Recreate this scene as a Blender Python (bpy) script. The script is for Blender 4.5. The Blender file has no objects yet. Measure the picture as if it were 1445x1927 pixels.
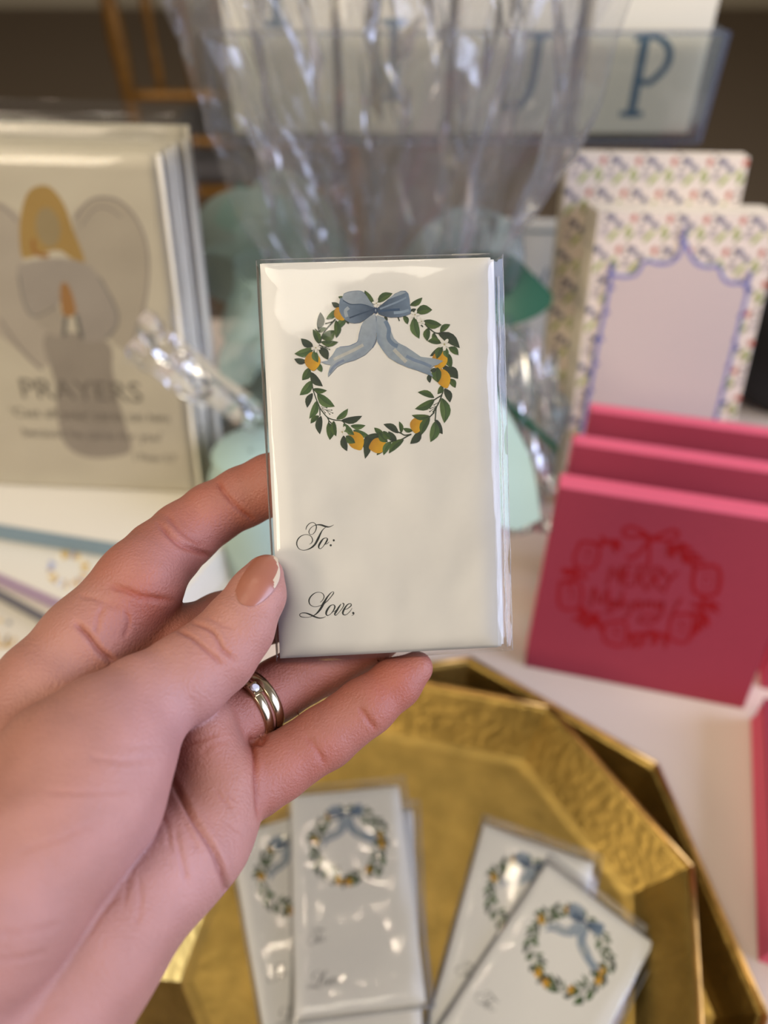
import bpy, bmesh, math, random
import numpy as np
from mathutils import Vector, Matrix, noise

# ---------------------------------------------------------------- camera, light, exposure
R = math.radians
TZ = 0.75                     # table top height
CAMH = TZ + 0.37
PITCH = R(45)
FPX, CX, CY = 1447.0, 722.5, 963.5
sc = bpy.context.scene
cam = bpy.data.cameras.new('camera')
camo = bpy.data.objects.new('camera', cam)
sc.collection.objects.link(camo)
camo.location = (0, 0, CAMH)
camo.rotation_euler = (math.pi / 2 - PITCH, 0, 0)
cam.sensor_fit = 'VERTICAL'
cam.lens = 6.86
cam.sensor_height = 6.86 * 1927 / FPX
cam.sensor_width = cam.sensor_height * .75
cam.clip_start = 0.005
cam.clip_end = 50
cam.dof.use_dof = True
cam.dof.focus_distance = 0.172
cam.dof.aperture_fstop = 1.9
sc.camera = camo

w = bpy.data.worlds.new('world'); sc.world = w; w.use_nodes = True
w.node_tree.nodes['Background'].inputs[0].default_value = (1.0, 0.93, 0.84, 1)
w.node_tree.nodes['Background'].inputs[1].default_value = 0.27

def area(name, loc, target, sx, sy, power, col):
    l = bpy.data.lights.new(name, 'AREA'); l.shape = 'RECTANGLE'; l.size = sx; l.size_y = sy
    l.energy = power; l.color = col
    o = bpy.data.objects.new(name, l); sc.collection.objects.link(o); o.location = loc
    o.rotation_euler = (Vector(target) - Vector(loc)).to_track_quat('-Z', 'Y').to_euler()
    return o
area('ceiling_lamp', (-0.35, -0.55, 2.55), (0, .3, .8), 1.1, .8, 26, (1, .90, .74))
area('front_left_fill', (-1.25, -1.2, 1.75), (0, .4, .8), .6, .6, 21, (1, .84, .62))  # unseen fill light added at front left to brighten the prayer cards
for k in range(6):            # bulbs of a chandelier over the table
    l = bpy.data.lights.new('chandelier_bulb', 'POINT'); l.energy = 1.6; l.shadow_soft_size = .022; l.color = (1, .84, .62)
    o = bpy.data.objects.new('chandelier_bulb', l); sc.collection.objects.link(o)
    o.location = (-.10 + .2 * math.cos(k * 1.047 + .3), .62 + .2 * math.sin(k * 1.047 + .3), 2.4)
area('window_light', (1.75, -0.25, 1.45), (0, .3, .85), 1.3, 1.5, 74, (.62, .70, 1))

sc.view_settings.view_transform = 'Standard'
sc.view_settings.look = 'None'
sc.view_settings.exposure = -0.25
sc.view_settings.gamma = 1
sc.view_settings.use_curve_mapping = False
sc.cycles.transparent_max_bounces = 32
sc.cycles.max_bounces = 10
sc.cycles.caustics_reflective = False
sc.cycles.caustics_refractive = False

CAM = Matrix.Translation((0, 0, CAMH)) @ Matrix.Rotation(math.pi / 2 - PITCH, 4, 'X')
CAMI = CAM.inverted()
def P(u, v, Z):               # a point seen at (u, v) and Z metres in front of the camera
    return CAM @ Vector(((u - CX) * Z / FPX, -(v - CY) * Z / FPX, -Z))
def on_plane(u, v, o, n):
    a = CAM.translation; d = CAM.to_3x3() @ Vector(((u - CX) / FPX, -(v - CY) / FPX, -1))
    return a + d * ((o - a).dot(n) / d.dot(n))
def on_z(u, v, z): return on_plane(u, v, Vector((0, 0, TZ + z)), Vector((0, 0, 1)))

# ---------------------------------------------------------------- colours, materials
def lin(h):
    if isinstance(h, str):
        h = h.lstrip('#'); c = [int(h[i:i + 2], 16) / 255 for i in (0, 2, 4)]
    else: c = [x / 255 for x in h]
    return tuple(x / 12.92 if x <= .04045 else ((x + .055) / 1.055) ** 2.4 for x in c)
MATS = {}
def mat(name, col=(200, 200, 200), rough=.6, metal=0, nscale=0, namt=0, bump=0, bscale=None, attr=False, spec=.5, coat=0, sss=0, sheen=0, trans=0):
    m = bpy.data.materials.new(name); m.use_nodes = True; MATS[name] = m
    nt = m.node_tree; N = nt.nodes; L = nt.links; b = N['Principled BSDF']
    b.inputs['Roughness'].default_value = rough; b.inputs['Metallic'].default_value = metal
    b.inputs['Specular IOR Level'].default_value = spec
    b.inputs['Coat Weight'].default_value = coat; b.inputs['Coat Roughness'].default_value = .1
    if sheen: b.inputs['Sheen Weight'].default_value = sheen
    if sss:
        b.inputs['Subsurface Weight'].default_value = sss; b.inputs['Subsurface Scale'].default_value = .004
        b.inputs['Subsurface Radius'].default_value = (1, .35, .2)
    c = lin(col)
    b.inputs['Base Color'].default_value = (*c, 1)
    tc = N.new('ShaderNodeTexCoord')
    src = None
    if attr:
        a = N.new('ShaderNodeVertexColor'); a.layer_name = 'Col'; src = a.outputs[0]
    if namt:
        n = N.new('ShaderNodeTexNoise'); n.inputs['Scale'].default_value = nscale; n.inputs['Detail'].default_value = 6
        L.new(tc.outputs['Object'], n.inputs['Vector'])
        mr = N.new('ShaderNodeMapRange'); mr.inputs['From Min'].default_value = .25; mr.inputs['From Max'].default_value = .75
        mr.inputs['To Min'].default_value = 1 - namt; mr.inputs['To Max'].default_value = 1 + namt * .6
        L.new(n.outputs['Fac'], mr.inputs['Value'])
        mx = N.new('ShaderNodeVectorMath'); mx.operation = 'SCALE'
        if src: L.new(src, mx.inputs[0])
        else: mx.inputs[0].default_value = c
        L.new(mr.outputs[0], mx.inputs['Scale']); src = mx.outputs[0]
    if src: L.new(src, b.inputs['Base Color'])
    if bump:
        n2 = N.new('ShaderNodeTexNoise'); n2.inputs['Scale'].default_value = bscale or nscale; n2.inputs['Detail'].default_value = 5
        L.new(tc.outputs['Object'], n2.inputs['Vector'])
        bp = N.new('ShaderNodeBump'); bp.inputs['Strength'].default_value = bump; bp.inputs['Distance'].default_value = .001
        L.new(n2.outputs['Fac'], bp.inputs['Height']); L.new(bp.outputs[0], b.inputs['Normal'])
    if trans:
        t = N.new('ShaderNodeBsdfTranslucent'); t.inputs[0].default_value = (*c, 1)
        tr = N.new('ShaderNodeBsdfTransparent')
        m1 = N.new('ShaderNodeMixShader'); m1.inputs[0].default_value = .35
        L.new(b.outputs[0], m1.inputs[1]); L.new(t.outputs[0], m1.inputs[2])
        m2 = N.new('ShaderNodeMixShader'); m2.inputs[0].default_value = trans
        L.new(m1.outputs[0], m2.inputs[1]); L.new(tr.outputs[0], m2.inputs[2])
        L.new(m2.outputs[0], N['Material Output'].inputs[0])
    return m
def film(name, tint=(252, 252, 252), haze=.02, boost=1.3, rough=.04, bump=.3, bscale=60, ior=1.5):
    m = bpy.data.materials.new(name); m.use_nodes = True; MATS[name] = m
    nt = m.node_tree; N = nt.nodes; L = nt.links; N.remove(N['Principled BSDF'])
    tc = N.new('ShaderNodeTexCoord'); n = N.new('ShaderNodeTexNoise'); n.inputs['Scale'].default_value = bscale
    n.inputs['Detail'].default_value = 3; L.new(tc.outputs['Object'], n.inputs['Vector'])
    bp = N.new('ShaderNodeBump'); bp.inputs['Strength'].default_value = bump; bp.inputs['Distance'].default_value = .001
    L.new(n.outputs['Fac'], bp.inputs['Height'])
    tr = N.new('ShaderNodeBsdfTransparent'); tr.inputs[0].default_value = (*lin(tint), 1)
    gl = N.new('ShaderNodeBsdfGlossy'); gl.inputs['Roughness'].default_value = rough; L.new(bp.outputs[0], gl.inputs['Normal'])
    fr = N.new('ShaderNodeFresnel'); fr.inputs[0].default_value = ior; L.new(bp.outputs[0], fr.inputs['Normal'])
    mu = N.new('ShaderNodeMath'); mu.operation = 'MULTIPLY'; mu.inputs[1].default_value = boost; mu.use_clamp = True
    L.new(fr.outputs[0], mu.inputs[0])
    m1 = N.new('ShaderNodeMixShader'); L.new(mu.outputs[0], m1.inputs[0]); L.new(tr.outputs[0], m1.inputs[1]); L.new(gl.outputs[0], m1.inputs[2])
    df = N.new('ShaderNodeBsdfDiffuse'); df.inputs[0].default_value = (.85, .87, .9, 1)
    tl = N.new('ShaderNodeBsdfTranslucent'); tl.inputs[0].default_value = (.85, .87, .9, 1)
    ma = N.new('ShaderNodeMixShader'); ma.inputs[0].default_value = .5; L.new(df.outputs[0], ma.inputs[1]); L.new(tl.outputs[0], ma.inputs[2])
    m2 = N.new('ShaderNodeMixShader'); m2.inputs[0].default_value = haze; L.new(m1.outputs[0], m2.inputs[1]); L.new(ma.outputs[0], m2.inputs[2])
    L.new(m2.outputs[0], N['Material Output'].inputs[0])
    return m

mat('linen', (206, 190, 176), .85, nscale=900, namt=.04, bump=.2, bscale=1500)
mat('card_white', (243, 240, 234), .55, nscale=600, namt=.015)
mat('letter_card', (222, 213, 188), .6)
mat('paper_edge', (226, 220, 206), .8)
mat('ink', attr=True, rough=.65, nscale=900, namt=.12, spec=.3)
mat('black_ink', (28, 30, 28), .6)
mat('pink', (146, 42, 62), .75, nscale=300, namt=.05, bump=.25, bscale=900)  # napkin face, darkened to paint in the shade of its viewer-facing side
mat('pink_lit_edge', (224, 98, 122), .8, bump=.3, bscale=700)  # same napkins, paler to paint in the light on their top edges
mat('gold_leaf', (178, 148, 80), .40, 1, nscale=70, namt=.30, bump=.5, bscale=240)
mat('gold_edge', (190, 148, 84), .42, 1, nscale=90, namt=.3, bump=.3, bscale=200)
mat('ring_metal', (196, 178, 148), .2, 1)
mat('diamond', (240, 240, 245), .03, 0, spec=1, coat=1)
mat('skin', attr=True, rough=.5, nscale=140, namt=.09, bump=.34, bscale=1700, sss=.06, spec=.4)
mat('nail', (150, 94, 74), .36, spec=.5, coat=.12)
mat('nail_tip', (190, 170, 142), .35, spec=.5, coat=.1)
mat('prayer_card', (236, 227, 204), .6, nscale=15, namt=.04)
mat('box_white', (212, 204, 186), .45, coat=.3)
mat('blue_band', (116, 138, 150), .5)
mat('purple_band', (160, 138, 168), .5)
mat('slate_band', (90, 90, 106), .5)
mat('mint', (160, 184, 174), .5, nscale=30, namt=.06, sheen=.2)
mat('mint_sheer', (168, 192, 182), .5, trans=.38)
mat('green_satin', (18, 92, 66), .38, nscale=30, namt=.1, sheen=.3, trans=.04)
mat('pad_paper', (218, 206, 186), .75, nscale=200, namt=.05)
mat('bamboo_gold', (128, 88, 34), .35, .4, nscale=40, namt=.3)
mat('carpet', (122, 103, 78), .95, nscale=60, namt=.12, bump=.5, bscale=700)
mat('wall_paint', (140, 122, 90), .9, nscale=4, namt=.03)
mat('trim_cream', (196, 180, 146), .7)
mat('cushion', (78, 72, 66), .9, bump=.3, bscale=500)
mat('black_cloth', (20, 16, 14), .85, bump=.4, bscale=300)
mat('acrylic_edge', (120, 130, 150), .15, 0, spec=.8, trans=.6)
film('sleeve_film', haze=.02, boost=.85, rough=.07, bump=.10, bscale=90)
film('bag_film', haze=.05, boost=.85, rough=.06, bump=.25, bscale=30)
film('seam_film', haze=.30, boost=1.2, rough=.1)
film('fan_film', haze=.075, boost=.8, rough=.07, bump=.25, bscale=30)
film('acrylic', tint=(250, 252, 252), haze=.01, boost=.6, rough=.02, bump=0)

# ---------------------------------------------------------------- object helpers
def link(o): sc.collection.objects.link(o); return o
def tag(o, label=None, cat=None, group=None, kind=None):
    for k, v in (('label', label), ('category', cat), ('group', group), ('kind', kind)):
        if v: o[k] = v
    return o
def empty(name, M, label, cat, group=None):
    o = bpy.data.objects.new(name, None); o.empty_display_size = .02; o.matrix_world = M; link(o)
    return tag(o, label, cat, group)
def mesh_obj(name, verts, faces, mats, parent=None, M=None, smooth=False, cols=None, midx=None):
    me = bpy.data.meshes.new(name); me.from_pydata([tuple(v) for v in verts], [], faces)
    for m in (mats if isinstance(mats, (list, tuple)) else [mats]): me.materials.append(MATS[m])
    if cols is not None:
        a = me.color_attributes.new('Col', 'FLOAT_COLOR', 'POINT')
        a.data.foreach_set('color', np.concatenate([np.asarray(cols, float).reshape(-1, 3), np.ones((len(verts), 1))], 1).ravel())
    if midx is not None: me.polygons.foreach_set('material_index', midx)
    if smooth: me.polygons.foreach_set('use_smooth', [True] * len(faces))
    me.update()
    o = bpy.data.objects.new(name, me); link(o)
    if parent: o.parent = parent
    if M is not None:
        if parent: o.matrix_local = M
        else: o.matrix_world = M
    return o
class MB:
    def __init__(s): s.v = []; s.f = []; s.c = []; s.m = []
    def add(s, v, f, c=(1, 1, 1), m=0):
        n = len(s.v); s.v += [tuple(x) for x in v]; s.f += [tuple(i + n for i in q) for q in f]
        s.c += ([c] * len(v) if not isinstance(c, list) else c); s.m += [m] * len(f)
    def box(s, lo, hi, bev=0, m=0):
        if bev <= 0:
            x0, y0, z0 = lo; x1, y1, z1 = hi
            v = [(x0, y0, z0), (x1, y0, z0), (x1, y1, z0), (x0, y1, z0), (x0, y0, z1), (x1, y0, z1), (x1, y1, z1), (x0, y1, z1)]
            s.add(v, [(0, 3, 2, 1), (4, 5, 6, 7), (0, 1, 5, 4), (1, 2, 6, 5), (2, 3, 7, 6), (3, 0, 4, 7)], m=m); return
        bm = bmesh.new(); bmesh.ops.create_cube(bm, size=1)
        for q in bm.verts: q.co = Vector([lo[i] + (q.co[i] + .5) * (hi[i] - lo[i]) for i in range(3)])
        bmesh.ops.bevel(bm, geom=bm.edges[:], offset=bev, segments=2, affect='EDGES', profile=.6)
        bm.verts.index_update()
        s.add([q.co[:] for q in bm.verts], [[q.index for q in f.verts] for f in bm.faces], m=m); bm.free()
    def tube(s, pts, r, n=10, m=0, c=(1, 1, 1)):
        pts = [Vector(p) for p in pts]; rr = r if isinstance(r, (list, tuple)) else [r] * len(pts)
        up = Vector((.13, .31, .94)); rings = []
        for i, p in enumerate(pts):
            t = (pts[min(i + 1, len(pts) - 1)] - pts[max(i - 1, 0)]).normalized()
            a = t.cross(up).normalized(); b = t.cross(a)
            rings += [p + (a * math.cos(2 * math.pi * k / n) + b * math.sin(2 * math.pi * k / n)) * rr[i] for k in range(n)]
        f = [(i * n + k, i * n + (k + 1) % n, (i + 1) * n + (k + 1) % n, (i + 1) * n + k) for i in range(len(pts) - 1) for k in range(n)]
        f += [tuple(range(n))[::-1], tuple((len(pts) - 1) * n + k for k in range(n))]
        s.add([tuple(q) for q in rings], f, c, m)
    def obj(s, name, mats, parent=None, M=None, smooth=False, cols=False):
        return mesh_obj(name, s.v, s.f, mats, parent, M, smooth, s.c if cols else None, s.m)
def frame(x, y, z, yaw, lean):     # local x right, y up the face, z out of the face
    return Matrix.Translation((x, y, z)) @ Matrix.Rotation(yaw, 4, 'Z') @ Matrix.Rotation(math.pi / 2 - lean, 4, 'X')
def copy_tree(o, parent=None):
    c = o.copy(); sc.collection.objects.link(c)
    if parent: c.parent = parent
    for ch in [k for k in bpy.data.objects if k.parent == o]: copy_tree(ch, c)
    return c

# ---- flat printing: coloured shapes in the local plane of a card
def spline(pts, k=6):
    pts = [np.array(p, float) for p in pts]; out = []
    for i in range(len(pts) - 1):
        p0 = pts[max(i - 1, 0)]; p1 = pts[i]; p2 = pts[i + 1]; p3 = pts[min(i + 2, len(pts) - 1)]
        for j in range(k):
            t = j / k
            out.append(.5 * (2 * p1 + (p2 - p0) * t + (2 * p0 - 5 * p1 + 4 * p2 - p3) * t * t + (3 * p1 - p0 - 3 * p2 + p3) * t ** 3))
    return out + [pts[-1]]
class Print:
    """flat shapes; f maps source coordinates to the card's plane"""
    def __init__(s, f, dz=8e-7, z0=2e-5): s.f = f; s.mb = MB(); s.n = 0; s.dz = dz; s.z0 = z0
    def z(s): s.n += 1; return s.z0 + s.n * s.dz
    def poly(s, pts, col, rad=None, curve=False, closed_curve=4, same=False):
        if curve:
            q = pts + pts[:1]; q = [pts[-1]] + q + [pts[1]]
            sp = spline(q, closed_curve); pts = [tuple(p) for p in sp[closed_curve:-closed_curve - 1]]
        if same: s.n -= 1
        z = s.z(); c = col if isinstance(col, list) else lin(col)
        v = [(*s.f(*p[:2]), z) for p in pts]
        area2 = sum(v[i][0] * v[(i + 1) % len(v)][1] - v[(i + 1) % len(v)][0] * v[i][1] for i in range(len(v)))
        f = list(range(len(v)))
        if area2 < 0: f = f[::-1]
        s.mb.add(v, [f], c)
    def disc(s, x, y, rx, ry=None, col='000000', rot=0, n=12):
        ry = ry or rx
        s.poly([(x + rx * math.cos(a) * math.cos(rot) - ry * math.sin(a) * math.sin(rot), y + rx * math.cos(a) * math.sin(rot) + ry * math.sin(a) * math.cos(rot)) for a in [2 * math.pi * i / n for i in range(n)]], col)
    def stroke(s, pts, col, w=None, k=6):
        if w is not None: pts = [(*p[:2], w) for p in pts]
        sp = spline(pts, k) if len(pts) > 2 else [np.array(p, float) for p in pts]
        z = s.z(); L = []; Rr = []
        for i, p in enumerate(sp):
            t = sp[min(i + 1, len(sp) - 1)][:2] - sp[max(i - 1, 0)][:2]; t = t / (np.linalg.norm(t) + 1e-9)
            n = np.array([-t[1], t[0]]) * max(p[2], 1e-5) / 2
            L.append((*s.f(*(p[:2] + n)), z)); Rr.append((*s.f(*(p[:2] - n)), z))
        m = len(sp); v = L + Rr
        fc = [(i, i + 1, m + i + 1, m + i) for i in range(m - 1)]
        a, b, c_ = v[0], v[1], v[m + 1]
        if (b[0] - a[0]) * (c_[1] - a[1]) - (b[1] - a[1]) * (c_[0] - a[0]) < 0: fc = [q[::-1] for q in fc]
        s.mb.add(v, fc, lin(col))
    def leaf(s, base, tip, wd, tone, bend=.12):
        b = np.array(base, float); t = np.array(tip, float); d = t - b; L = np.linalg.norm(d); d /= L; n = np.array([-d[1], d[0]])
        rnd = random.Random(int(base[0] * 7 + tip[1])); bend *= rnd.choice((-1, 1)); wd *= .98
        prof = [(0, .12), (.12, .55), (.3, .92), (.5, 1), (.68, .84), (.85, .45), (1, 0)]
        c1, c2 = LEAF[tone]
        def ax(u): return b + d * L * u + n * bend * L * math.sin(math.pi * u) * .8
        for side, c in ((1, c1), (-1, c2)):
            up = [ax(u) + n * side * wd / 2 * h for u, h in prof]
            mid = [ax(u) for u, h in prof][::-1]
            pts = [tuple(p) for p in up + mid[1:]]
            cc = [tuple(x * f for x in lin(c)) for f in ([.55, .75, .95, 1.1, 1.15, .95, .7] + [.9, 1.0, 1.0, .85, .7, .55])]
            s.poly(pts, cc, same=side < 0)
        s.stroke([tuple(ax(u)) for u in (0, .3, .6, .92)], '2c3a26', w=max(3, wd * .04), k=3)
    def obj(s, name, parent, M=None): return s.mb.obj(name, 'ink', parent, M, cols=True)
LEAF = {'d': ('38462f', '2f3c2c'), 'm': ('4d662c', '3b5429'), 'l': ('5d7840', '486634')}

# ================================================================= setting
def structure(name, mb, m): o = mb.obj(name, m); o['kind'] = 'structure'; return o
b = MB(); b.box((-4, -2.5, -.05), (4, 5.4, 0)); structure('floor', b, 'carpet')
b = MB(); b.box((-4, 5.4, 0), (4, 5.5, 2.9)); structure('wall_back', b, 'wall_paint')
b = MB(); b.box((-4.1, -2.5, 0), (-4, 5.4, 2.9)); structure('wall_left', b, 'wall_paint')
b = MB(); b.box((-4, -2.6, 0), (4, -2.5, 2.9)); structure('wall_front', b, 'wall_paint')
b = MB(); b.box((4, -2.5, 0), (4.1, 5.4, 2.9)); structure('wall_right', b, 'wall_paint')
b = MB(); b.box((-4, 5.37, 0), (4, 5.4, .16), .006); structure('baseboard_back', b, 'trim_cream')

# ================================================================= table
T = empty('display_table', Matrix.Translation((0.0, .2, 0)), 'white cloth-covered display table under the gold trays and card stacks', 'table')
b = MB(); b.box((-1.0, -.35, TZ - .03), (1.0, .42, TZ), .004); b.obj('tabletop', 'linen', T)
for sx in (-.93, .93):
    for sy in (-.3, .37):
        b = MB(); b.tube([(sx, sy, 0), (sx, sy, TZ - .03)], .018, 12); b.obj('leg', 'slate_band', T, smooth=True)

# ================================================================= chair behind the table
CHL = 1.5
ch = empty('bamboo_chair', Matrix.Translation((P(330, 180, CHL).x, P(330, 180, CHL).y, 0)), 'gold bamboo-style chair behind the table, left of the clear letter box', 'chair')
o0 = ch.matrix_world.translation
def chair_post(u, r, name, z0, z1):
    p = P(u, 150, CHL); x = p.x - o0.x; mb = MB(); pts = []; rad = []
    n = 14
    for i in range(n + 1):
        z = z0 + (z1 - z0) * i / n; pts.append((x, 0, z)); rad.append(r * (1.25 if i % 4 == 2 else 1))
    mb.tube(pts, rad, 12); mb.obj(name, 'bamboo_gold', ch, smooth=True)
zr = P(330, 180, CHL).z; zr2 = P(380, 285, CHL).z
zr2 = zr - .085
chair_post(243, .0145, 'back_post', 0, 1.02)
chair_post(243 + 420, .0145, 'back_post', 0, 1.02)
for u in (306, 368, 430, 492, 554, 610): chair_post(u, .008, 'back_spindle', zr, .98)
x0, x1 = P(243, 150, CHL).x - o0.x, P(663, 150, CHL).x - o0.x
for z, nm in ((1.0, 'top_rail'), (zr, 'back_rail'), (zr2, 'back_rail')):
    b = MB(); b.tube([(x0 + (x1 - x0) * i / 16, 0, z) for i in range(17)], [.011 * (1.2 if i % 4 == 2 else 1) for i in range(17)], 10)
    b.obj(nm, 'bamboo_gold', ch, smooth=True)
b = MB(); b.box((x0, .0, .43), (x1, .40, .455), .008); b.obj('seat_frame', 'bamboo_gold', ch)
b = MB(); b.box((x0 + .01, .01, .455), (x1 - .01, .39, .50), .018); b.obj('seat_cushion', 'cushion', ch, smooth=True)
for x in (x0, x1):
    b = MB(); b.tube([(x, .38, 0), (x, .38, .44)], .0135, 12); b.obj('front_leg', 'bamboo_gold', ch, smooth=True)

# ================================================================= gold trays (octagons)
def octagon(ap, yaw, z, c=(0, 0)):
    rr = ap / math.cos(math.pi / 8)
    return [(c[0] + rr * math.cos(yaw + math.pi / 8 + k * math.pi / 4), c[1] + rr * math.sin(yaw + math.pi / 8 + k * math.pi / 4), z) for k in range(8)]
def tray(cx, cy, z, yaw, a_rim, a_floor, h, label, dz=0):
    t = empty('octagonal_tray', Matrix.Translation((cx, cy, TZ + z)), label, 'tray')
    th = .0016
    # floor disc
    top = octagon(a_floor, yaw, th); bot = octagon(a_floor - .001, yaw, 0)
    mb = MB(); mb.add(top + bot, [tuple(range(8)), tuple(range(15, 7, -1))] + [(k, 8 + k, 8 + (k + 1) % 8, (k + 1) % 8) for k in range(8)])
    mb.obj('tray_floor', 'gold_leaf', t)
    for k in range(8):
        # wall panel k: profile with a soft foot and a rolled lip
        prof_in = [(a_floor - .003, th * 1.05), (a_floor + .0015, th + .0012), (a_floor + .004, th + .004), (a_rim - .0035, h - .001), (a_rim - .0022, h)]
        prof_out = [(a_rim, h - .0004), (a_rim + .0002, h - .002), (a_floor + .0045, .002), (a_floor + .001, 0)]
        prof = prof_in + prof_out; v = []; n = len(prof)
        for kk in (k, k + 1):
            a = yaw + math.pi / 8 + kk * math.pi / 4
            for ap, zz in prof:
                rr = ap / math.cos(math.pi / 8); v.append((rr * math.cos(a), rr * math.sin(a), zz))
        f = [(i, n + i, n + (i + 1) % n, (i + 1) % n) for i in range(n)]
        mb = MB(); mb.add(v, f); w_ = mb.obj('tray_wall', 'gold_leaf', t)
        lip = MB(); pts = []
        for kk in (k, k + 1):
            a = yaw + math.pi / 8 + kk * math.pi / 4; rr = (a_rim - .0008) / math.cos(math.pi / 8)
            pts.append((rr * math.cos(a), rr * math.sin(a), h))
        m_ = [tuple(np.array(pts[0]) * (1 - q) + np.array(pts[1]) * q) for q in (0, .25, .5, .75, 1)]
        lip.tube(m_, .0015, 8); lip.obj('rim', 'gold_edge', t, smooth=True)
    return t
tray(.0133, .104, .0078, R(-12.5 + 22.5 + 22.5 - 22.5 - 22.5 + 12.5 + 77.5 - 90), .111, .0895, .0235, 'smaller gold octagonal tray on top, holding the wreath gift tag packs')
tray(.0150, .104, .0005, R(9.3), .127, .112, .021, 'larger gold octagonal tray underneath the smaller gold tray')

# ================================================================= gift tag packs
TW, TH = .0508, .0889
def homography(src, dst):
    A = []
    for (x, y), (X, Y) in zip(src, dst):
        A.append([x, y, 1, 0, 0, 0, -X * x, -X * y, -X]); A.append([0, 0, 0, x, y, 1, -Y * x, -Y * y, -Y])
    return np.linalg.svd(np.array(A))[2][-1].reshape(3, 3)
HG = homography([(487, 497), (920, 487), (940, 1217), (525, 1238)], [(-TW / 2, TH / 2), (TW / 2, TH / 2), (TW / 2, -TH / 2), (-TW / 2, -TH / 2)])
def tagmap(u, v):
    q = HG @ np.array([u, v, 1.0]); return (q[0] / q[2], q[1] / q[2])
def quad(ox, oy, sc_=8.028): return lambda x, y: tagmap(ox + x / sc_, oy + y / sc_)
def wreath_print():
    A, B, C, D = quad(540, 530), quad(700, 530), quad(540, 690), quad(690, 690)
    p = Print(A)
    def flower(x, y, r, a0=0, n=5):
        for k in range(n):
            a = a0 + 2 * math.pi * k / n
            p.disc(x + r * .58 * math.cos(a), y + r * .58 * math.sin(a), r * .46, r * .27, 'efece2', a, 10)
        p.disc(x, y, r * .14, col='b9b27c', n=8)
    def lemon(cx, cy, rx, ry, rot):
        pts = []; cols = []
        for i in range(28):
            a = 2 * math.pi * i / 28; k = 1 + .16 * max(0, math.cos(a)) ** 8 + .05 * max(0, -math.cos(a)) ** 8
            x, y = ry * k * math.cos(a), rx * math.sin(a) * (1 - .08 * math.cos(2 * a))
            pts.append((cx + x * math.cos(rot) - y * math.sin(rot), cy + x * math.sin(rot) + y * math.cos(rot)))
            s_ = .86 + .18 * math.sin(a + 1.2 + rot); c = lin('e3ab1a'); cols.append((c[0] * s_, c[1] * s_ ** 1.3, c[2]))
        p.poly(pts, cols)
    LV = p.leaf; ST = p.stroke
    stem = '343f2c'
    # lower left arc
    p.f = C
    for s_ in ([(350, 130), (370, 250), (385, 340), (430, 480), (480, 600), (490, 680), (490, 740)], [(480, 600), (530, 680), (600, 760), (660, 790), (720, 805), (830, 820), (880, 880)],
               [(380, 340), (420, 370), (460, 410)], [(600, 760), (625, 810), (620, 850)], [(630, 820), (680, 865)]):
        ST(s_, stem, w=17)
    for s_ in ([(500, 600), (540, 612), (595, 620)], [(520, 620), (580, 650), (670, 655)], [(560, 645), (620, 670), (685, 700)], [(590, 660), (640, 715)], [(520, 630), (570, 695)]):
        ST(s_, stem, w=7); p.disc(*s_[-1], 10, col=stem, n=7)
    for a in (((330, 20), (218, 205), 130, 'm'), ((350, 85), (535, 298), 125, 'd'), ((362, 215), (180, 430), 135, 'l'), ((390, 335), (598, 360), 82, 'm'),
              ((375, 400), (295, 620), 100, 'd'), ((440, 520), (328, 785), 115, 'l'), ((450, 408), (718, 603), 150, 'l'), ((475, 740), (347, 857), 84, 'm'),
              ((505, 745), (490, 1020), 112, 'd'), ((622, 845), (640, 1105), 135, 'm'), ((700, 820), (738, 1050), 100, 'm'), ((745, 792), (920, 632), 92, 'l'),
              ((822, 812), (1135, 743), 110, 'd'), ((960, 892), (1187, 885), 85, 'l'), ((1170, 1090), (1245, 1240), 130, 'd'), ((1185, 1060), (1178, 1390), 120, 'd'),
              ((850, 1040), (905, 1275), 110, 'd'), ((1000, 960), (1240, 1040), 115, 'l')): LV(*a)
    lemon(1040, 1115, 112, 140, R(62))
    for a in (((850, 860), (1015, 1030), 115, 'l'), ((890, 1040), (1030, 1150), 115, 'm')): LV(*a)
    flower(830, 985, 95, .5, 4)
    # lower right arc
    p.f = D
    for s_ in ([(1165, 355), (1140, 430), (1080, 470), (1020, 510)], [(1145, 430), (1100, 540), (1060, 620), (1050, 700), (1040, 830)], [(1030, 690), (990, 730), (950, 770)],
               [(680, 1020), (580, 1035), (520, 1005), (470, 985)], [(680, 1020), (600, 1060), (500, 1110), (360, 1135)], [(520, 1010), (515, 985)], [(1060, 600), (1020, 690)]):
        ST(s_, stem, w=19)
    for s_ in ([(1085, 545), (1025, 580)], [(1060, 600), (965, 635)], [(1040, 625), (960, 680)], [(1035, 640), (1008, 685)]):
        ST(s_, stem, w=8); p.disc(*s_[-1], 10, col=stem, n=7)
    for a in (((1200, 20), (1390, 190), 150, 'd'), ((1255, 190), (1350, 325), 100, 'm'), ((965, 110), (960, 250), 75, 'd'), ((1150, 285), (1078, 418), 85, 'm'), ((1185, 335), (1268, 545), 115, 'd'),
              ((1025, 470), (775, 388), 98, 'm'), ((1030, 500), (732, 640), 125, 'm'), ((1145, 480), (1180, 855), 165, 'l'),
              ((1060, 805), (1155, 1020), 120, 'd'), ((1040, 835), (970, 1140), 150, 'l'), ((820, 975), (660, 1165), 125, 'd'), ((700, 965), (550, 930), 70, 'm'), ((525, 1000), (492, 825), 68, 'm'),
              ((480, 1000), (255, 868), 105, 'd'), ((560, 1100), (335, 1310), 115, 'm'), ((450, 1120), (330, 975), 115, 'd'), ((245, 1000), (112, 920), 80, 'm'), ((210, 1030), (-30, 1060), 120, 'd'),
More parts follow.
